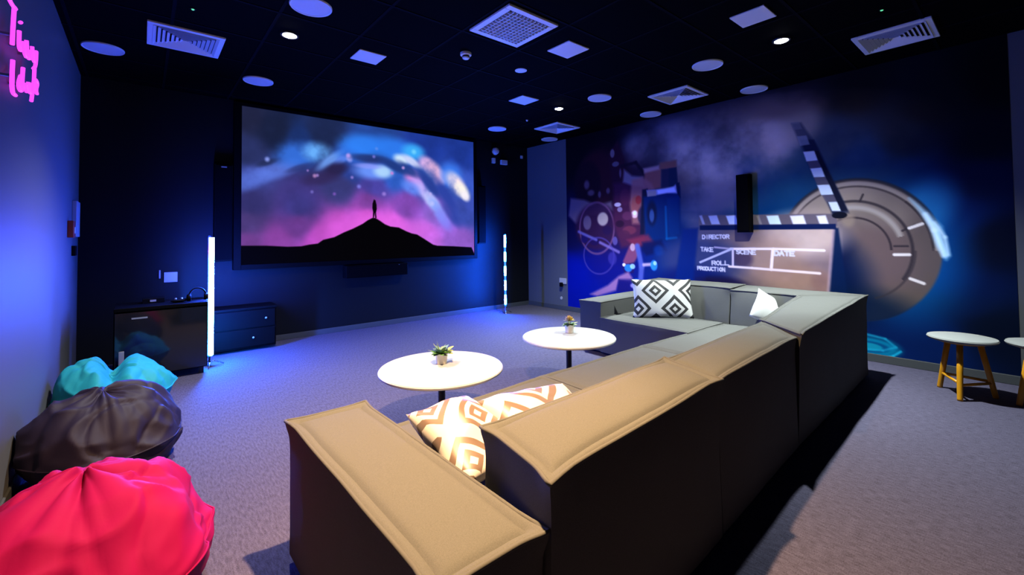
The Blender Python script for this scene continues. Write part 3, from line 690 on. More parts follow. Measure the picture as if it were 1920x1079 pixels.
# ------------------------------------------------------------------ small things on the walls
def wall_plate(name, loc, w, h, lab, cat, mt, axis='y', d=.02, sign=-1):
    if axis == 'y': o = box(name, (-w/2, sign*d, -h/2), (w/2, 0, h/2), mt, None, .004)
    else: o = box(name, (0, -w/2, -h/2), (sign*d, w/2, h/2), mt, None, .004) if sign > 0 else box(name, (-d, -w/2, -h/2), (0, w/2, h/2), mt, None, .004)
    o.location = loc
    return tag(o, lab, cat)
wall_plate('wall_socket', (0.27, RY1, 0.95), .13, .12, 'pale square wall plate above the left media cabinet', 'socket', M['white_plastic'])
o = wall_plate('cable_clip', (0.165, RY1, 0.99), .016, .10, 'thin grey clip on the dark wall beside the pale wall plate', 'clip', M['art_pale'])
o = tag(lathe('motion_sensor', [(0, -.02), (.07, -.02), (.075, 0), (.06, .05), (0, .075)], M['fixture_dim'], None, 20), 'small round white detector high on the dark wall near the far corner', 'sensor')
o.location = (5.25, RY1 - .02, 3.06); o.rotation_euler = (PI/2, 0, 0)
wall_plate('emergency_lamp', (5.20, RY1, 2.87), .07, .10, 'small grey box under the round detector near the far corner', 'lamp', M['fixture_dim'], d=.05)
wall_plate('junction_box', (5.46, RY1, 2.86), .15, .09, 'wider grey box right of the small one near the far corner', 'box', M['fixture_dim'], d=.05)
wall_plate('wall_sensor', (5.94, RY1, 3.02), .05, .06, 'tiny grey sensor at the top of the far corner', 'sensor', M['fixture_dim'], d=.03)
t = empty('wall_outlet', (RX1 + .004, 5.74, 0.49), 'white outlet with a black plug low on the pale strip beside the mural', 'socket')
box('plate', (-.014, -.09, .0), (0, .09, .11), M['white_plastic'], t, .004)
box('plug', (-.06, -.01, -.05), (-.014, .05, .03), M['black_plastic'], t, .01)
o = tag(lathe('cable_outlet', [(0, .012), (.028, .010), (.03, 0)], M['white_plastic'], None, 16), 'tiny round cap just above the skirting under the white outlet', 'outlet')
o.location = (RX1 + .004, 5.79, .22); o.rotation_euler = (0, -PI/2, 0)
# left wall: red call point and pale notice
t = empty('fire_call_point', (RX0, 5.85, 1.50), 'small red alarm box on the pale wall near the dark corner', 'alarm')
box('case', (0, -.06, -.07), (.045, .06, .09), M['red'], t, .006)
box('glass', (.045, -.035, -.03), (.049, .035, .03), M['white_plastic'], t)
o = wall_plate('wall_notice', (RX0, 6.28, 1.62), .30, .36, 'pale upright notice board on the left wall between red alarm and corner', 'notice', M['paper'], axis='x', d=.035, sign=1)
o = wall_plate('thermostat', (RX0, 6.2, 1.30), .12, .10, 'little dark control box under the pale notice on the left wall', 'thermostat', M['black_plastic'], axis='x', d=.03, sign=1)

# ------------------------------------------------------------------ pink neon writing on the left wall
nl = empty('neon_sign', (RX0, 3.7, 2.4), 'pink neon handwriting in two lines high on the left wall', 'sign')
def neon_word(name, strokes, off=.05, r=.0085):
    bm = bmesh.new()
    for st in strokes:
        pts = [Vector((off, yy * .907 - 3.7, 1.4 + (zz - 1.4) * .907 - 2.4)) for yy, zz in st]
        # smooth the stroke
        for _ in range(2):
            q = [pts[0]]
            for a, b in zip(pts[:-1], pts[1:]): q += [a * .75 + b * .25, a * .25 + b * .75]
            q.append(pts[-1]); pts = q
        add_tube(bm, pts, r, 8)
    bmesh.ops.recalc_face_normals(bm, faces=bm.faces)
    return from_bm(name, bm, M['neon_pink'], nl, True)
neon_word('upper_word', [
    [(3.18, 2.613), (3.26, 2.656), (3.40, 2.642), (3.50, 2.656)], [(3.47, 2.656), (3.45, 2.541), (3.44, 2.440)],
    [(3.60, 2.574), (3.60, 2.481), (3.66, 2.474), (3.72, 2.567), (3.74, 2.498), (3.80, 2.490)],
    [(3.80, 2.591), (3.83, 2.508), (3.90, 2.502), (3.95, 2.595), (3.97, 2.525)], [(3.97, 2.612), (4.00, 2.543), (4.08, 2.538), (4.12, 2.658), (4.10, 2.526), (4.02, 2.488)],
    [(3.62, 2.627), (3.64, 2.637)]])
neon_word('lower_word', [
    [(3.46, 2.364), (3.45, 2.265), (3.46, 2.190), (3.54, 2.195)], [(3.72, 2.402), (3.70, 2.318), (3.72, 2.263), (3.80, 2.342), (3.84, 2.289)],
    [(3.66, 2.337), (3.60, 2.272), (3.66, 2.244), (3.74, 2.288)], [(3.88, 2.363), (3.90, 2.308), (3.98, 2.317), (4.02, 2.392)],
    [(4.06, 2.501), (4.05, 2.395), (4.04, 2.359)], [(4.04, 2.406), (4.10, 2.448), (4.18, 2.434), (4.12, 2.380), (4.16, 2.362)], [(4.02, 2.392), (4.00, 2.308), (3.98, 2.271)]])
NCLIPS = [(3.46, 2.5), (3.72, 2.52), (3.96, 2.55), (3.46, 2.28), (3.72, 2.3), (4.05, 2.38)]

for yy, zz in NCLIPS:
    yy, zz = yy * .907 - 3.7, 1.4 + (zz - 1.4) * .907 - 2.4
    box('stand_off', (0.001, yy - .006, zz - .006), (.044, yy + .006, zz + .006), M['chrome'], nl)

# ------------------------------------------------------------------ ceiling fixtures
def diffuser(loc, label, s=.275):
    t = empty('air_diffuser', loc, label, 'air vent', 'ceiling air vents')
    bm = bmesh.new(); w = .055
    for lo, hi in [((-s, -s, -.02), (s, -s + w, 0)), ((-s, s - w, -.02), (s, s, 0)), ((-s, -s + w, -.02), (-s + w, s - w, 0)), ((s - w, -s + w, -.02), (s, s - w, 0))]:
        add_box(bm, lo, hi, .003, 1)
    from_bm('frame', bm, M['fixture'], t)
    box('throat', (-s + w, -s + w, -.004), (s - w, s - w, -.001), M['vent_dark'], t)
    bm = bmesh.new(); n = 11; g = (s - w) * 2 / n
    for k in range(1, n):
        a = -s + w + k * g
        add_box(bm, (a - .0025, -s + w, -.026), (a + .0025, s - w, -.004))
        add_box(bm, (-s + w, a - .0025, -.026), (s - w, a + .0025, -.004))
    from_bm('grid', bm, M['fixture'], t)
    return t
def vane_diffuser(loc, label, s=.275):
    """square vent: slats in four triangular banks"""
    t = empty('air_diffuser', loc, label, 'air vent', 'ceiling air vents')
    bm = bmesh.new(); w = .05
    for lo, hi in [((-s, -s, -.018), (s, -s + w, 0)), ((-s, s - w, -.018), (s, s, 0)), ((-s, -s + w, -.018), (-s + w, s - w, 0)), ((s - w, -s + w, -.018), (s, s - w, 0))]:
        add_box(bm, lo, hi, .003, 1)
    from_bm('frame', bm, M['fixture'], t)
    box('throat', (-s + w, -s + w, -.004), (s - w, s - w, -.001), M['vent_dark'], t)
    bm = bmesh.new(); r = s - w
    k = .03
    while k < r:
        for q in range(4):
            R = Matrix.Rotation(q * PI / 2, 4, 'Z')
            vs_ = [Vector((-k, k - .010, -.003)), Vector((k, k - .010, -.003)), Vector((k + .012, k + .012, -.024)), Vector((-k - .012, k + .012, -.024))]
            vv = [bm.verts.new(R @ v) for v in vs_]; vw = [bm.verts.new(R @ (v + Vector((0, 0, .003)))) for v in vs_]
            bm.faces.new(vv[::-1]); bm.faces.new(vw)
            for i in range(4): bm.faces.new((vv[i], vv[(i + 1) % 4], vw[(i + 1) % 4], vw[i]))
        k += .032
    from_bm('louvres', bm, M['fixture'], t)
    return t
diffuser((2.46, 2.86, RH), 'large square white grid vent in the middle of the ceiling')
vane_diffuser((0.29, 4.93, RH), 'square white vent at the upper left near the left wall')
vane_diffuser((5.36, 0.78, RH), 'square white vent at the upper right near the mural top')
vane_diffuser((5.35, 2.94, RH), 'square white vent above the middle of the film mural')
vane_diffuser((5.35, 5.12, RH), 'farthest square white vent over the far corner')

def square_panel(loc, s, label):
    t = empty('ceiling_panel', loc, label, 'ceiling panel', 'square ceiling plates')
    box('plate', (-s, -s, -.012), (s, s, 0), M['fixture'], t, .004)
    return t
for (x, y, s_, l) in [(1.73, 4.26, .135, 'small square white plate between the left spotlight and the smoke detector'),
                      (3.18, 2.88, .145, 'small square white plate right of the large grid vent'),
                      (3.91, 1.465, .135, 'small square white plate left of the right-hand spotlight'),
                      (3.90, 4.34, .145, 'small square blue-lit plate left of the farthest spotlight')]:
    o = box('ceiling_plate', (-s_, -s_, -.012), (s_, s_, 0), M['fixture'], None, .004)
    o.location = (x, y, RH); tag(o, l, 'ceiling plate', 'square ceiling plates')

def round_speaker(loc, r, label):
    t = empty('ceiling_speaker', loc, label, 'ceiling speaker', 'round ceiling speakers')
    lathe('rim', [(r - .014, 0), (r - .014, -.010), (r - .004, -.014), (r, -.008), (r, 0)], M['fixture'], t, 40)
    lathe('grille', [(0, -.011), (r * .5, -.0105), (r - .013, -.008), (r - .013, 0)], M['fixture_dim'], t, 40)
for (x, y, l) in [(-.30, 5.62, 'round white speaker nearest the left wall'),
                  (1.0, 3.60, 'big round white speaker at the top edge beside the left spotlight'),
                  (1.01, 5.70, 'round white speaker above the left end of the screen'),
                  (4.65, 2.21, 'round white speaker below and left of the right spotlight'),
                  (5.90, 2.22, 'round white speaker at the top edge of the smoke in the mural'),
                  (4.63, 3.65, 'round white speaker right of the farthest spotlight'),
                  (4.59, 5.79, 'round white speaker above the right end of the screen'),
                  (5.87, 3.67, 'round white speaker over the projector side of the mural'),
                  (5.87, 5.82, 'small-looking round white speaker over the pale far strip of wall')]:
    round_speaker((x, y, RH), .155, l)
o = tag(lathe('round_cover', [(0, -.008), (.05, -.008), (.065, -.004), (.065, 0)], M['fixture'], None, 28), 'small round white cap between the plates and grid vent', 'ceiling cap')
o.location = (3.18, 3.58, RH)
t = empty('smoke_detector', (2.45, 3.58, RH), 'white domed smoke detector left of the grid vent', 'smoke detector')
lathe('base', [(.055, 0), (.055, -.022), (.048, -.026), (0, -.026)], M['fixture'], t, 28)
lathe('sensor_dome', [(.034, -.026), (.036, -.05), (.028, -.058), (0, -.06)], M['fixture'], t, 24)
lathe('dark_slot', [(.037, -.032), (.0375, -.042), (.035, -.044)], M['black_plastic'], t, 24)
for (x, y, l) in [(.29, 4.22, 'tiny green indicator light on the ceiling above the left vent'), (4.62, .75, 'tiny green indicator light on the ceiling above the right vent')]:
    t = empty('indicator_light', (x, y, RH), l, 'indicator light', 'green ceiling indicators')
    lathe('ring', [(.022, 0), (.022, -.006), (.012, -.008)], M['black_plastic'], t, 16)
    lathe('led', [(.012, -.004), (.009, -.012), (0, -.014)], M['led_green'], t, 12)
o = tag(lathe('sprinkler_head', [(0, -.02), (.012, -.02), (.016, -.012), (.02, 0)], M['fixture_dim'], None, 14), 'tiny pale sprinkler head near the screen top right', 'sprinkler')
o.location = (4.62, 5.07, RH)

lnames = ['bright recessed spotlight at the upper left of the ceiling', 'bright recessed spotlight at the upper right of the ceiling',
          'farthest bright spotlight, in front of the far vent', 'warm spotlight above the near arm of the sofa']
for (x, y, pw, c), l in zip(SPOTS, lnames):
    t = empty('ceiling_spotlight', (x, y, RH), l, 'spotlight', 'ceiling spotlights')
    lathe('trim_ring', [(.058, -.002), (.060, -.012), (.074, -.012), (.078, 0)], M['black_metal'], t, 28)
    lathe('lens', [(0, -.026), (.030, -.022), (.050, -.012), (.057, -.004)], M['lens'], t, 24)
    ld = bpy.data.lights.new('spot', 'SPOT'); ld.energy = pw * SPOT_GAIN; ld.color = c
    ld.spot_size = math.radians(SPOT_CONE); ld.spot_blend = 1.0; ld.shadow_soft_size = .035
    lo = bpy.data.objects.new('spot_beam', ld); col.objects.link(lo); lo.location = (0, 0, -.03); lo.parent = t

# ------------------------------------------------------------------ LED floor lamps
def led_mat(name, segs):
    """emission along the tube's own height"""
    m = bpy.data.materials.new(name); m.use_nodes = True
    nt = m.node_tree; N = nt.nodes; L = nt.links; b = N['Principled BSDF']
    tc = N.new('ShaderNodeTexCoord'); sx = N.new('ShaderNodeSeparateXYZ'); L.new(tc.outputs['Object'], sx.inputs[0])
    mr = N.new('ShaderNodeMapRange'); mr.inputs['From Min'].default_value = 0.12; mr.inputs['From Max'].default_value = 1.42
    L.new(sx.outputs['Z'], mr.inputs['Value'])
    rp = N.new('ShaderNodeValToRGB'); L.new(mr.outputs[0], rp.inputs['Fac'])
    el = rp.color_ramp.elements; el.remove(el[1])
    el[0].position = segs[0][0]; el[0].color = (*segs[0][1], 1)
    for pos, c in segs[1:]:
        e = el.new(min(1.0, pos)); e.color = (*c, 1)
    b.inputs['Base Color'].default_value = (.1, .1, .15, 1)
    L.new(rp.outputs['Color'], b.inputs['Emission Color']); b.inputs['Emission Strength'].default_value = LED_GAIN
    return m
def led_lamp(x, y, label, m, face, r0, top=1.42, half=80):
    """face = direction (degrees) the light strip looks in; the black channel stands behind it"""
    t = empty('led_floor_lamp', (x, y, 0), label, 'floor lamp', 'LED floor lamps')
    tube('light_tube', [(0, 0, z) for z in np.linspace(.13, top, 30)], r0, m, t, 16)
    # open-backed channel
    bm = bmesh.new(); R = r0 + .006; a0 = math.radians(face + 180 - half); a1 = math.radians(face + 180 + half); n = 12
    for zz in (0,):
        inner = []; outer = []
        for k in range(n + 1):
            a = a0 + (a1 - a0) * k / n
            inner.append((math.cos(a) * R, math.sin(a) * R)); outer.append((math.cos(a) * (R + .006), math.sin(a) * (R + .006)))
        loop = inner + outer[::-1]
        lo = [bm.verts.new((u, v, .10)) for u, v in loop]; hi = [bm.verts.new((u, v, top + .02)) for u, v in loop]
        k = len(loop)
        for i in range(k): bm.faces.new((lo[i], lo[(i + 1) % k], hi[(i + 1) % k], hi[i]))
        for i in range(n):
            j = k - 1 - i
            bm.faces.new((lo[i], lo[i + 1], lo[j - 1], lo[j])); bm.faces.new((hi[j], hi[j - 1], hi[i + 1], hi[i]))
    bmesh.ops.recalc_face_normals(bm, faces=bm.faces)
    from_bm('channel', bm, M['black_metal'], t)
    lathe('hub', [(0, .05), (.02, .05), (.022, .12), (0, .12)], M['chrome'], t, 16)
    for k in range(3):
        a = math.radians(face + 60 + 120 * k)
        tube('foot', [(0, 0, .07), (math.cos(a) * .05, math.sin(a) * .05, .05), (math.cos(a) * .13, math.sin(a) * .13, .008)], .006, M['chrome'], t, 8)
    return t
BL = (.05, .30, 1.0)
m1 = led_mat('led_blue', [(0, (.01, .20, 1)), (.25, (.015, .13, 1)), (.40, (.02, .09, 1)), (.5, (.04, .08, 1)), (.58, (.02, .09, 1)), (.80, (.015, .10, 1)), (.89, (.07, .02, .4)), (.96, (.01, .03, .8))])
led_lamp(0.593, 5.86, 'blue-white LED floor lamp in front of the left media cabinet', m1, -45, .024, half=35)
segs = []
for k in range(5):
    lo_ = (.00003, .0003, .003); segs += [(max(0, k * .2 - .03), lo_), (k * .2 + .03, lo_), (k * .2 + .10, (.02, .25, 2.6))]
m2 = led_mat('led_blue_beads', segs)
led_lamp(5.08, 6.213, 'slim beaded blue LED floor lamp near the far right corner', m2, 175, .018)

# ------------------------------------------------------------------ media cabinets
cab = empty('media_cabinet', (0.17, 5.87, 0), 'low black glass-fronted media cabinet against the dark wall on the left', 'cabinet')
box('carcass_top', (-.37, -.25, .71), (.37, .25, .745), M['black_plastic'], cab, .004)
box('side_panel', (-.37, -.24, .07), (-.345, .24, .71), M['black_plastic'], cab, .003)
box('side_panel', (.345, -.24, .07), (.37, .24, .71), M['black_plastic'], cab, .003)
box('back_panel', (-.345, .22, .07), (.345, .24, .71), M['black_plastic'], cab)
box('bottom_panel', (-.345, -.24, .07), (.345, .22, .095), M['black_plastic'], cab)
box('shelf', (-.345, -.22, .38), (.345, .22, .40), M['black_plastic'], cab)
d = box('door', (-.36, -.262, .08), (.36, -.252, .70), M['glass_dark'], cab, .002)
box('handle', (-.33, -.285, .18), (-.29, -.262, .34), M['art_pale'], d, .004)
for sx in (-1, 1):
    for sy in (-1, 1):
        box('leg', (sx * .32 - .02, sy * .2 - .02, 0), (sx * .32 + .02, sy * .2 + .02, .07), M['black_metal'], cab)
box('label_strip', (-.24, -.266, .635), (-.12, -.262, .65), M['art_pale'], d)
o = box('red_sleeve', (-.10, -.15, 0.002), (.16, .05, .12), M['red'], None, .004); o.location = (.08, 5.87, .4); tag(o, 'dull red box on the shelf inside the left media cabinet', 'box')
c2 = empty('drawer_cabinet', (1.0, 6.50, 0), 'low black two-drawer cabinet behind the left LED lamp', 'cabinet')
box('carcass', (-.42, -.17, .04), (.34, .19, .52), M['black_plastic'], c2, .004)
box('top_board', (-.43, -.19, .52), (.35, .19, .545), M['black_plastic'], c2, .003)
for z0, z1, kx in [(.29, .505, .22), (.06, .275, .08)]:
    dr = box('drawer', (-.405, -.186, z0), (.325, -.168, z1), M['black_plastic'], c2, .004)
    bm = bmesh.new(); bmesh.ops.create_uvsphere(bm, u_segments=12, v_segments=8, radius=.013)
    for v in bm.verts: v.co += Vector((kx, -.197, (z0 + z1) / 2))
    from_bm('knob', bm, M['art_pale'], dr, True)
# little things on the left cabinet
t = empty('game_controller', (.30, 5.78, .745), 'dark game controller lying on the left media cabinet', 'controller')
bm = bmesh.new()
bmesh.ops.create_uvsphere(bm, u_segments=16, v_segments=10, radius=1)
for v in bm.verts: v.co = Vector((v.co.x * .07, v.co.y * .04 - abs(v.co.x) * .02, v.co.z * .018 + .018))
from_bm('shell', bm, M['black_plastic'], t, True)
for sx in (-1, 1):
    lathe('thumbstick', [(.009, .03), (.009, .046), (0, .048)], M['art_pale'], t, 12, loc=(sx * .026, -.01, 0))
t = empty('cable_box', (.10, 5.95, .745), 'small black box with a pale front light on the left media cabinet', 'media box')
box('case', (-.09, -.06, 0), (.09, .06, .05), M['black_plastic'], t, .004)
box('display', (-.03, -.0615, .015), (.02, -.060, .035), M['art_pale'], t)
t = empty('headset', (.46, 5.74, .745), 'dark headset with a blue-lit ear pad at the right end of the media cabinet', 'headset')
tube('headband', [(-.075 * math.cos(a), 0, .05 + .09 * math.sin(a)) for a in np.linspace(0, PI, 14)], .008, M['black_plastic'], t, 8)
for sx in (-1, 1):
    bm = bmesh.new(); add_lathe(bm, [(0, -.018), (.034, -.018), (.038, 0), (.034, .018), (0, .018)], 20)
    bmesh.ops.rotate(bm, verts=bm.verts, matrix=Matrix.Rotation(PI / 2, 3, 'Y'))
    for v in bm.verts: v.co += Vector((sx * .075, 0, .042))
    bmesh.ops.recalc_face_normals(bm, faces=bm.faces)
    from_bm('ear_pad', bm, M['black_plastic'], t, True)

# ------------------------------------------------------------------ puffed upholstery block
def puff(name, c8, mt, parent, bulge=(.01, .01, .012), n=26, ear=0.0, groove=True, seed=0, wr=.004, piping=None, origin=None):
    """c8 = bottom ring then top ring of corners (counter-clockwise), room coordinates"""
    B = [Vector(c) for c in c8]; org = origin if origin is not None else (loc_of(parent) if parent else Vector())
    def tri(u, v, w):
        a = (1 - u) / 2; b = (1 - v) / 2; c = (1 - w) / 2
        lo = B[0] * a * b + B[1] * (1 - a) * b + B[2] * (1 - a) * (1 - b) + B[3] * a * (1 - b)
        hi = B[4] * a * b + B[5] * (1 - a) * b + B[6] * (1 - a) * (1 - b) + B[7] * a * (1 - b)
        return lo * c + hi * (1 - c)
    lx = ((B[1] - B[0]).length, (B[3] - B[0]).length, (B[4] - B[0]).length)
    def grid(L):
        """lines crowding at both ends so that the seam has points to bend"""
        k = max(6, int(L / .035)); e = [-1, -1 + .010 / L * 2, -1 + .022 / L * 2, -1 + .034 / L * 2, -1 + .044 / L * 2, -1 + .054 / L * 2, -1 + .07 / L * 2]
        mid = list(np.linspace(e[-1], -e[-1], k))[1:-1]
        return e + mid + [-x for x in e[::-1]]
    G = [grid(l) for l in lx]
    ctr = tri(0, 0, 0); ax = [(tri(*[1 if j == i else 0 for j in range(3)]) - ctr).normalized() for i in range(3)]
    bm = bmesh.new(); cache = {}
    def vert(t):
        key = tuple(round(x, 5) for x in t)
        if key in cache: return cache[key]
        p = tri(*t)
        for i in range(3):
            j, k = (i + 1) % 3, (i + 2) % 3
            if abs(abs(t[i]) - 1) < 1e-6:
                s = 1 if t[i] > 0 else -1
                f = (1 - t[j] ** 4) * (1 - t[k] ** 4)
                p = p + ax[i] * s * bulge[i] * f
                if groove and i == 2 and s > 0:
                    dj = (1 - abs(t[j])) * lx[j] / 2; dk = (1 - abs(t[k])) * lx[k] / 2; dd = min(dj, dk)
                    p = p - ax[2] * .008 * math.exp(-((dd - .034) / .009) ** 2) + ax[2] * .005 * math.exp(-((dd - .012) / .012) ** 2)
        # pointed pinched corners at the top
        if ear:
            d = [(1 - abs(t[i])) * lx[i] / 2 for i in range(3)]
            if t[2] > 0:
                e = math.exp(-((d[0] ** 2 + d[1] ** 2 + d[2] ** 2) / .05 ** 2))
                p = p + (ax[0] * (1 if t[0] > 0 else -1) + ax[1] * (1 if t[1] > 0 else -1)) * ear * e
        nz = noise.noise_vector(p * 3.1 + Vector((seed, seed, 0))) * wr + noise.noise_vector(p * 9 + Vector((seed, 0, seed))) * wr * .4
        p = p + nz
        v = bm.verts.new(p - org); cache[key] = v; return v
    for i in range(3):
        j, k = (i + 1) % 3, (i + 2) % 3
        for s in (-1, 1):
            if i == 2 and s < 0: pass
            for a in range(len(G[j]) - 1):
                for b in range(len(G[k]) - 1):
                    q = []
                    for (x, y) in ((a, b), (a + 1, b), (a + 1, b + 1), (a, b + 1)):
                        t = [0, 0, 0]; t[i] = s; t[j] = G[j][x]; t[k] = G[k][y]; q.append(vert(t))
                    if s < 0: q = q[::-1]
                    try: bm.faces.new(q)
                    except ValueError: pass
    bmesh.ops.recalc_face_normals(bm, faces=bm.faces)
    o = from_bm(name, bm, mt, parent, True); sharp(o, 40)
    # piping cord along the four top edges
    if piping is not None:
        pts = []
        for (j0, k0), (j1, k1) in (((-1, -1), (1, -1)), ((1, -1), (1, 1)), ((1, 1), (-1, 1)), ((-1, 1), (-1, -1))):
            m_ = 24
            for s in range(m_):
                f = s / m_; t = (j0 + (j1 - j0) * f, k0 + (k1 - k0) * f, 1.0)
                p = tri(*t)
                d0 = (1 - abs(t[0])) * lx[0] / 2; d1 = (1 - abs(t[1])) * lx[1] / 2
                e = math.exp(-((d0 ** 2 + d1 ** 2) / .05 ** 2)) * ear
                p = p + (ax[0] * (1 if t[0] > 0 else -1) + ax[1] * (1 if t[1] > 0 else -1)) * e
                nz = noise.noise_vector(p * 3.1 + Vector((seed, seed, 0))) * wr
                pts.append(p + nz + ax[2] * .002 - org)
        tube('piping', pts, piping, M['sofa_pipe'], o, 8, True)
    return o

def quad8(P, z0, z1, top=None):
    T = top or P
    return [(x, y, z0) for x, y in P] + [(T[i][0], T[i][1], z1[i] if isinstance(z1, tuple) else z1) for i in range(4)]

sofa = empty('corner_sofa', (2.9, 1.6, 0), 'big grey fabric corner sofa facing the screen, seen from behind', 'sofa')
sf = M['sofa']; Z0 = .03
def SB(name, P, z1, **k):
    return puff(name, quad8(P, k.pop('z0', Z0), z1, k.pop('top', None)), sf, sofa, **k)
# arms
SB('arm', [(.515, .885), (.845, .885), (.835, 2.115), (.505, 2.115)], .595, ear=.016, seed=1, piping=.007, bulge=(.012, .01, .016))
SB('arm', [(4.18, 3.33), (5.43, 3.36), (5.43, 3.68), (4.18, 3.645)], .60, ear=.008, seed=2, piping=.006, bulge=(.012, .012, .010))
# backs along the near side
SB('back', [(.862, .872), (2.03, .945), (2.12, 1.33), (.905, 1.27)], .735, ear=.018, seed=3, piping=.007, bulge=(.008, .012, .028), top=[(.862, .865), (2.02, .945), (2.15, 1.285), (.92, 1.235)])
SB('back', [(2.045, .948), (3.24, 1.01), (3.60, 1.39), (2.14, 1.33)], .725, ear=.010, seed=4, piping=.007, bulge=(.008, .012, .026), top=[(2.035, .955), (3.24, 1.015), (3.62, 1.345), (2.165, 1.285)])
SB('back', [(3.255, 1.01), (5.41, 1.07), (4.93, 1.60), (3.63, 1.42)], (.75, .785, .78, .735), ear=.012, seed=5, piping=.007, bulge=(.008, .012, .02), top=[(3.245, .985), (5.415, 1.07), (4.99, 1.52), (3.66, 1.365)])
# backs along the mural side
SB('back', [(4.93, 1.61), (5.42, 1.085), (5.44, 2.19), (4.87, 2.16)], (.78, .785, .79, .78), ear=.008, seed=6, piping=.006, bulge=(.022, .012, .02), top=[(5.0, 1.53), (5.42, 1.085), (5.44, 2.19), (4.98, 2.16)])
SB('back', [(4.87, 2.175), (5.44, 2.205), (5.45, 3.33), (4.86, 3.31)], .80, ear=.008, seed=7, piping=.006, bulge=(.022, .012, .02), top=[(4.98, 2.175), (5.44, 2.205), (5.45, 3.33), (4.97, 3.31)])
# seats
SB('seat', [(.85, 1.28), (2.15, 1.34), (2.15, 2.24), (.85, 2.17)], .42, seed=8, bulge=(.004, .014, .016), ear=.004)
SB('seat', [(2.16, 1.34), (3.40, 1.40), (3.40, 2.26), (2.16, 2.24)], .42, seed=9, bulge=(.004, .014, .016), ear=.004)
SB('seat', [(3.41, 1.40), (4.93, 1.61), (4.87, 2.20), (3.41, 2.26)], .42, seed=10, bulge=(.004, .014, .014), ear=.004)
SB('seat', [(4.12, 2.215), (4.87, 2.215), (4.87, 3.32), (4.15, 3.32)], .43, seed=11, bulge=(.014, .004, .018), ear=.004)
for (x, y) in [(.56, .95), (.56, 2.04), (2.1, 1.05), (2.1, 2.1), (3.3, 1.1), (3.3, 2.1), (5.3, 1.2), (4.25, 3.55), (5.3, 3.55), (.95, 1.0)]:
    wbox('foot', (x - .03, y - .03, 0), (x + .03, y + .03, .045), M['black_plastic'], sofa)

# ------------------------------------------------------------------ cushions
def geo_cushion_mat(name, light, dark, n, rough, offs=(0, 0), sheen=0.0):
    m = bpy.data.materials.new(name); m.use_nodes = True
    nt = m.node_tree; N = nt.nodes; L = nt.links; b = N['Principled BSDF']
    uv = N.new('ShaderNodeUVMap'); uv.uv_map = 'UVMap'
    sx = N.new('ShaderNodeSeparateXYZ'); L.new(uv.outputs[0], sx.inputs[0])
    def mth(op, a, b_=None):
        q = N.new('ShaderNodeMath'); q.operation = op
        for i, v in enumerate((a, b_)):
            if v is None: continue
            if isinstance(v, (int, float)): q.inputs[i].default_value = v
            else: L.new(v, q.inputs[i])
        return q.outputs[0]
    def fold(v):
        return mth('ABSOLUTE', mth('SUBTRACT', mth('FRACT', v), .5))
    A_ = fold(mth('ADD', mth('MULTIPLY', mth('ADD', sx.outputs['X'], sx.outputs['Y']), n), offs[0]))
    B_ = fold(mth('ADD', mth('MULTIPLY', mth('SUBTRACT', sx.outputs['X'], sx.outputs['Y']), n), 10 + offs[1]))
    mx = mth('MAXIMUM', A_, B_)
    rp = N.new('ShaderNodeValToRGB'); rp.color_ramp.interpolation = 'CONSTANT'
    st = [(0, light), (.07, dark), (.17, light), (.27, dark), (.38, light)]
    while len(rp.color_ramp.elements) < len(st): rp.color_ramp.elements.new(.5)
    for e, (p_, c) in zip(rp.color_ramp.elements, st): e.position = p_; e.color = (*c, 1)
    L.new(mx, rp.inputs['Fac']); L.new(rp.outputs['Color'], b.inputs['Base Color'])
    b.inputs['Roughness'].default_value = rough; b.inputs['Sheen Weight'].default_value = sheen
    return m
def cushion(loc, rot, w, h, th, mt, label, piping=None, seed=0, crumple=.01):
    n = 30; bm = bmesh.new(); uvl = bm.loops.layers.uv.new('UVMap'); g = {}
    for s in (1, -1):
        for i in range(n + 1):
            for j in range(n + 1):
                u = -1 + 2 * i / n; v = -1 + 2 * j / n
                if s < 0 and (i in (0, n) or j in (0, n)): g[(s, i, j)] = g[(1, i, j)]; continue
                k = max(0, (1 - u ** 2) * (1 - v ** 2)) ** .42
                pin = 1 - .07 * (1 - u * u) * abs(v) ** 2 * 1.0; pin2 = 1 - .07 * (1 - v * v) * abs(u) ** 2
                x = u * w / 2 * pin2; z = v * h / 2 * pin
                y = -s * th / 2 * k
                p_ = Vector((x, y, z)); p_ += noise.noise_vector(Vector((x * 7, y * 7 + seed * 3.3, z * 7))) * crumple
                g[(s, i, j)] = bm.verts.new(p_)
    for s in (1, -1):
        for i in range(n):
            for j in range(n):
                q = [(i, j), (i + 1, j), (i + 1, j + 1), (i, j + 1)]
                if s < 0: q = q[::-1]
                f = bm.faces.new([g[(s, a, b)] for a, b in q])
                for lp, (a, b) in zip(f.loops, q): lp[uvl].uv = (a / n * w / max(w, h), b / n * h / max(w, h))
    o = from_bm('cushion', bm, mt, None, True)
    o.location = loc; o.rotation_euler = rot
    return tag(o, label, 'cushion', 'patterned cushions' if mt != M.get('cush_white') else None)
M['cush_bw'] = geo_cushion_mat('diamond_print', (.48, .48, .48), (.012, .012, .014), 1.62, .7, (.15, .62))
M['cush_satin'] = geo_cushion_mat('satin_print', (.55, .52, .50), (.13, .085, .065), 1.35, .42, (.1, .5), .3)
M['cush_white'] = mat('white_cotton', (.55, .56, .55), .8)
cushion((4.64, 2.80, .66), (math.radians(-17), 0, math.radians(-48)), .68, .45, .14, M['cush_bw'], 'black and white diamond-patterned cushion standing against the far sofa arm', seed=1)
cushion((1.42, 1.47, .575), (math.radians(-64), math.radians(5), math.radians(2)), .60, .33, .14, M['cush_satin'], 'shiny white and brown patterned cushion leaning behind the near sofa back', seed=2, crumple=.02)
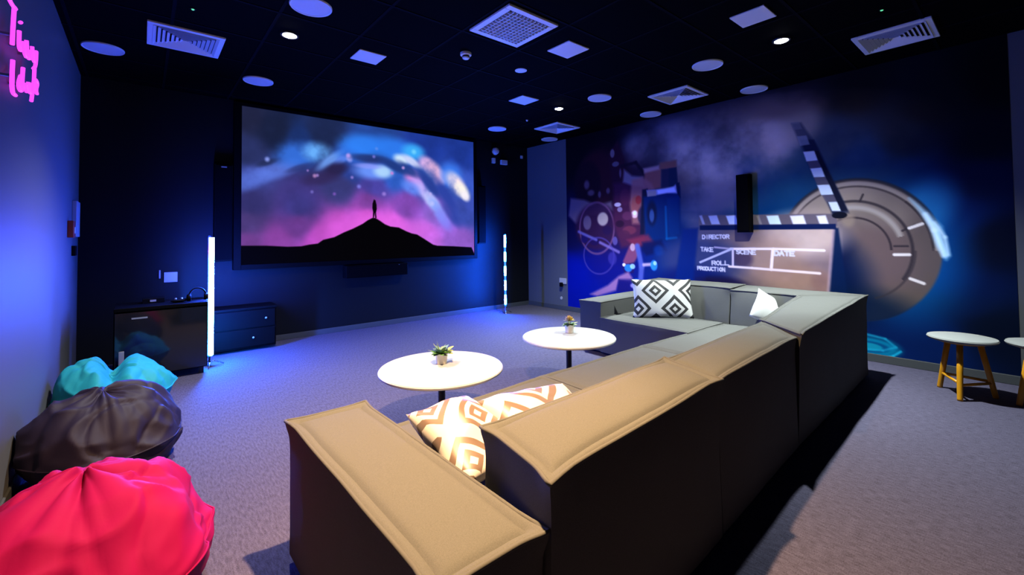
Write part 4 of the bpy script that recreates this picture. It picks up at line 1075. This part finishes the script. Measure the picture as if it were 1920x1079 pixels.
cushion((1.04, 1.53, .575), (math.radians(-68), math.radians(3), math.radians(10)), .36, .42, .17, M['cush_satin'], 'shiny white and brown patterned cushion squeezed beside the near sofa arm', seed=3, crumple=.025)
cushion((4.92, 1.76, .615), (math.radians(-16), math.radians(30), math.radians(-40)), .36, .32, .10, M['cush_white'], 'plain white cushion corner peeking over the sofa back near the mural', seed=4)

# ------------------------------------------------------------------ coffee tables with plants
def make_table(loc, r, h, label, rz=0):
    t = empty('coffee_table', loc, label, 'table', 'round coffee tables', rz)
    lathe('table_top', [(0, h - .026), (r - .012, h - .026), (r - .002, h - .020), (r, h - .008), (r - .006, h), (0, h)], M['table_top'], t, 96)
    lathe('flange', [(0, h - .034), (.09, h - .034), (.09, h - .026), (0, h - .026)], M['black_metal'], t, 24)
    lathe('pole', [(0, .03), (.026, .03), (.026, h - .03), (0, h - .03)], M['black_metal'], t, 20)
    for k in range(4):
        a = PI / 4 + k * PI / 2
        bm = bmesh.new(); add_box(bm, (.0, -.028, .012), (.30, .028, .034), .006)
        for v in bm.verts:
            f = v.co.x / .30
            v.co.z += (1 - f) * .012; v.co.y *= 1 - .25 * f
        bmesh.ops.rotate(bm, verts=bm.verts, matrix=Matrix.Rotation(a, 3, 'Z'))
        ft = from_bm('foot', bm, M['black_metal'], t)
        lathe('glide', [(0, 0), (.014, 0), (.014, .014), (0, .014)], M['black_plastic'], ft, 12, loc=(math.cos(a) * .27, math.sin(a) * .27, 0))
    return t
make_table((1.700, 2.83, 0), .452, .445, 'nearer round white coffee table on a black pedestal')
make_table((3.118, 2.87, 0), .440, .445, 'farther round white coffee table on a black pedestal')

def leaf(bm, p0, d, up, L, wd, bend=.25):
    d = Vector(d).normalized(); s = d.cross(Vector(up)).normalized(); n = 6; a = []; b = []; c = []
    nn = s.cross(d)
    for i in range(n + 1):
        f = i / n; q = Vector(p0) + d * L * f + nn * (-bend * L * f * f)
        ww = wd * math.sin(PI * min(1, f * .92 + .06)) ** .7
        a.append(bm.verts.new(q - s * ww)); b.append(bm.verts.new(q - nn * ww * .35)); c.append(bm.verts.new(q + s * ww))
    for i in range(n):
        bm.faces.new((a[i], b[i], b[i + 1], a[i + 1])); bm.faces.new((b[i], c[i], c[i + 1], b[i + 1]))
def potted(loc, label, kind, name):
    rnd = random.Random(7 if kind == 'a' else 9)
    t = empty(name, loc, label, 'plant', 'small plants on the coffee tables')
    lathe('pot', [(0, 0), (.036, 0), (.040, .004), (.047, .078), (.043, .080), (.041, .068), (0, .068)], M['pot'], t, 28)
    lathe('soil', [(0, .072), (.041, .070)], M['soil'], t, 20)
    groups = ([('blue_leaves', M['leaf_blue'], 16, (.0, 0), .066, .022, .9), ('green_leaves', M['leaf_green'], 16, (-.02, -.01), .07, .018, .45), ('lime_leaves', M['leaf_lime'], 14, (.034, 0), .062, .020, .55), ('grass_leaves', M['leaf_lime'], 9, (-.015, .015), .085, .005, 1.3)]
              if kind == 'a' else
              [('green_leaves', M['leaf_green'], 18, (0, 0), .065, .014, .4), ('grey_leaves', M['leaf_blue'], 8, (-.03, 0), .05, .012, .5), ('lime_leaves', M['leaf_lime'], 8, (.03, 0), .055, .012, .5),
               ('yellow_flower', M['petal_yellow'], 22, (.002, -.008), .04, .014, 1.1), ('orange_flower', M['petal_orange'], 12, (.012, .02), .038, .012, 1.2), ('pink_flower', M['petal_pink'], 12, (-.026, .0), .034, .012, 1.1)])
    for nm, mt, cnt, (ox, oy), L_, wd, tilt in groups:
        bm = bmesh.new(); flower = 'flower' in nm; zc = .072 + (.045 if flower else .0)
        for k in range(cnt):
            a = k * 2.39996 + rnd.random() * .4; e = tilt * (.35 + .9 * k / cnt)
            dv = (math.cos(a) * math.cos(e), math.sin(a) * math.cos(e), math.sin(e))
            leaf(bm, (ox * 1.1 + math.cos(a) * .004, oy + math.sin(a) * .004, zc + .012 * k / cnt), dv, (0, 0, 1) if abs(dv[2]) < .95 else (1, 0, 0), L_ * (.8 + rnd.random() * .4), wd, .25)
        if flower:
            add_tube(bm, [(ox * .4, oy * .4, .07), (ox, oy, zc)], .003, 6)
        from_bm(nm, bm, mt, t, True)
    return t
potted((1.745, 2.905, .445), 'blue-green succulent in a small white pot on the nearer table', 'a', 'potted_succulent')
potted((3.235, 2.965, .445), 'yellow flowering plant in a small white pot on the farther table', 'b', 'potted_flower')

# ------------------------------------------------------------------ three-legged stools
def make_stool():
    t = empty('stool', (0, 0, 0))
    r = .222; h = .50
    lathe('seat', [(0, h - .035), (r - .03, h - .035), (r - .006, h - .026), (r, h - .014), (r - .006, h - .003), (r - .04, h + .004), (0, h + .010)], M['stool_seat'], t, 56)
    lathe('seat_base', [(0, h - .050), (.15, h - .050), (.155, h - .035), (0, h - .035)], M['stool_wood'], t, 32)
    tops = []; bots = []
    for k in range(3):
        a = math.radians(50 + 120 * k) if False else 0
    angs = [52, 178, 297]
    for a in angs:
        a = math.radians(a); b0 = Vector((math.cos(a) * .205, math.sin(a) * .205, 0)); t0 = Vector((math.cos(a) * .115, math.sin(a) * .115, h - .048))
        bots.append(b0); tops.append(t0)
        tube('leg', [t0, t0 * .5 + b0 * .5, b0 * .97 + t0 * .03, b0 + Vector((0, 0, .0))], [.021, .0205, .019, .0185], M['stool_wood'], t, 14)
    for i, (u, zf) in enumerate(((0, .30), (1, .27), (2, .30))):
        j = (i + 1) % 3
        a_ = bots[i].lerp(tops[i], zf); b_ = bots[j].lerp(tops[j], zf)
        tube('stretcher', [a_, b_], .0115, M['stool_wood'], t, 10)
    return t
st1 = make_stool(); st1.location = (5.405, .425, 0)
tag(st1, 'yellow three-legged stool with a round grey seat, whole in view before the mural', 'stool', 'yellow stools by the mural')
st2 = copy_tree(st1); st2.location = (5.545, -.035, 0); st2.rotation_euler.z = math.radians(-45)
tag(st2, 'yellow stool with a round grey seat cut off by the right edge', 'stool', 'yellow stools by the mural')

# ------------------------------------------------------------------ bean bags
def beanbag(loc, rx, ry, h, mt, label, seed, peak=(.0, .0), lobes=None, tilt=0, rz=0, pipe=True):
    nt_, nv_ = 150, 80; bm = bmesh.new(); rows = []
    def surf(a, f):
        # f 0 bottom centre .. 1 peak
        if f < .16: rr = f / .16 * .80; z = 0.0
        else:
            g = (f - .16) / .84
            rr = .80 + .20 * math.sin(min(1, g / .30) * PI / 2) if g < .30 else 1.0 * math.cos((g - .30) / .70 * PI / 2) ** .80
            z = h * (.36 * math.sin(g / .30 * PI / 2) ** 1.0 if g < .30 else .36 + .64 * math.sin((g - .30) / .70 * PI / 2) ** 1.15)
        ca, sa = math.cos(a), math.sin(a); up = max(0, (z / h - .25) / .75)
        x = rx * rr * ca + peak[0] * up ** 1.3; y = ry * rr * sa + peak[1] * up ** 1.3
        P = Vector((x, y, z))
        w = min(1, max(0, (f - .14) / .15))
        # gathers that run from the peak down the sides
        fold = 0; u_ = min(1, max(0, (f - .22) / .78))
        for k, (cnt, am, wd_, st_) in enumerate(((5, 1.0, .34, .35), (8, .65, .20, .5), (13, .40, .13, .62))):
            for q in range(cnt):
                rr_ = random.Random(seed * 100 + k * 17 + q)
                a_c = 2 * PI * (q + rr_.random() * .7) / cnt + (rr_.random() - .5) * 1.1 * (1 - u_)
                da = (a - a_c + PI) % (2 * PI) - PI; wid = wd_ * (.7 + .6 * rr_.random())
                fall = max(0, min(1, (u_ - st_ * rr_.random()) / .25)) * (1 - .3 * u_)
                fold -= am * fall * math.exp(-abs(da / wid) ** 1.35)
        nrm = Vector((ca * rr, sa * rr, .35 + up)).normalized()
        P += nrm * fold * .042 * h / .5
        P += nrm * noise.noise(Vector((x * 2.3, y * 2.3, z * 2.2 + seed * 5.1))) * .055 * w
        wv = noise.noise_vector(Vector((x * 2 + seed, y * 2, z * 2))) * .35
        c4 = 1 - abs(noise.noise(Vector((x * 4.2 + seed * 2, y * 4.2, z * 4.2)) + wv * 2)) * 2.2
        P += nrm * (max(0, c4) ** 2.0) * .020 * w
        c5 = 1 - abs(noise.noise(Vector((x * 8.5 + seed * 3, y * 6.5, z * 8.5)) + wv * 3)) * 2.4
        P += nrm * (max(0, c5) ** 2) * .005 * w
        c2 = 1 - abs(noise.noise(Vector((x * 3.2 + seed, y * 3.2, z * 3.2)))) * 2
        P -= nrm * (max(0, c2) ** 6) * .016 * w
        if lobes:
            for lx_, ly_, dep, sx_, sy_ in lobes:
                P.z -= dep * up * math.exp(-((x - lx_) / sx_) ** 2 - ((y - ly_) / sy_) ** 2)
        P.z = max(0.0, P.z) if f > .16 else 0.0
        P.x = max(P.x, RX0 + .008 - loc[0] + .01 * math.sin(P.y * 9) ** 2) if P.x < 0 else P.x
        return P
    for i in range(nv_ + 1):
        f = i / nv_
        rows.append([bm.verts.new(surf(2 * PI * k / nt_, f)) for k in range(nt_)] if 0 < i < nv_ else [bm.verts.new(surf(0, f) if i else Vector((0, 0, 0)))])
    if True:
        rows[-1][0].co = sum((v.co for v in rows[-2]), Vector()) / nt_
    for a, b in zip(rows[:-1], rows[1:]):
        for k in range(nt_):
            k2 = (k + 1) % nt_
            if len(a) == 1: bm.faces.new((a[0], b[k2], b[k]))
            elif len(b) == 1: bm.faces.new((a[k], a[k2], b[0]))
            else: bm.faces.new((a[k], a[k2], b[k2], b[k]))
    bmesh.ops.recalc_face_normals(bm, faces=bm.faces)
    t = empty('bean_bag', loc, label, 'bean bag', 'bean bags along the left wall', rz)
    from_bm('cover', bm, mt, t, True)
    pts = [surf(2 * PI * k / 90, .385) * 1.004 for k in range(90)]
    tube('seam', pts, .004, mt, t, 6, True)
    return t
beanbag((-.115, 2.40, 0), .40, .50, .52, M['bean_pink'], 'bright pink crumpled bean bag, nearest of the row by the left wall', 1.0, peak=(-.05, .02))
beanbag((-.145, 3.72, 0), .38, .40, .48, M['bean_purple'], 'dark plum bean bag between the pink and the turquoise ones', 2.3, peak=(-.03, .0))
beanbag((-.150, 4.86, 0), .38, .36, .44, M['bean_teal'], 'turquoise bean bag, farthest of the row by the left wall', 3.7, peak=(-.05, .06), lobes=[(-.02, .0, .14, .07, .5)])

print('scene built', len(bpy.data.objects))
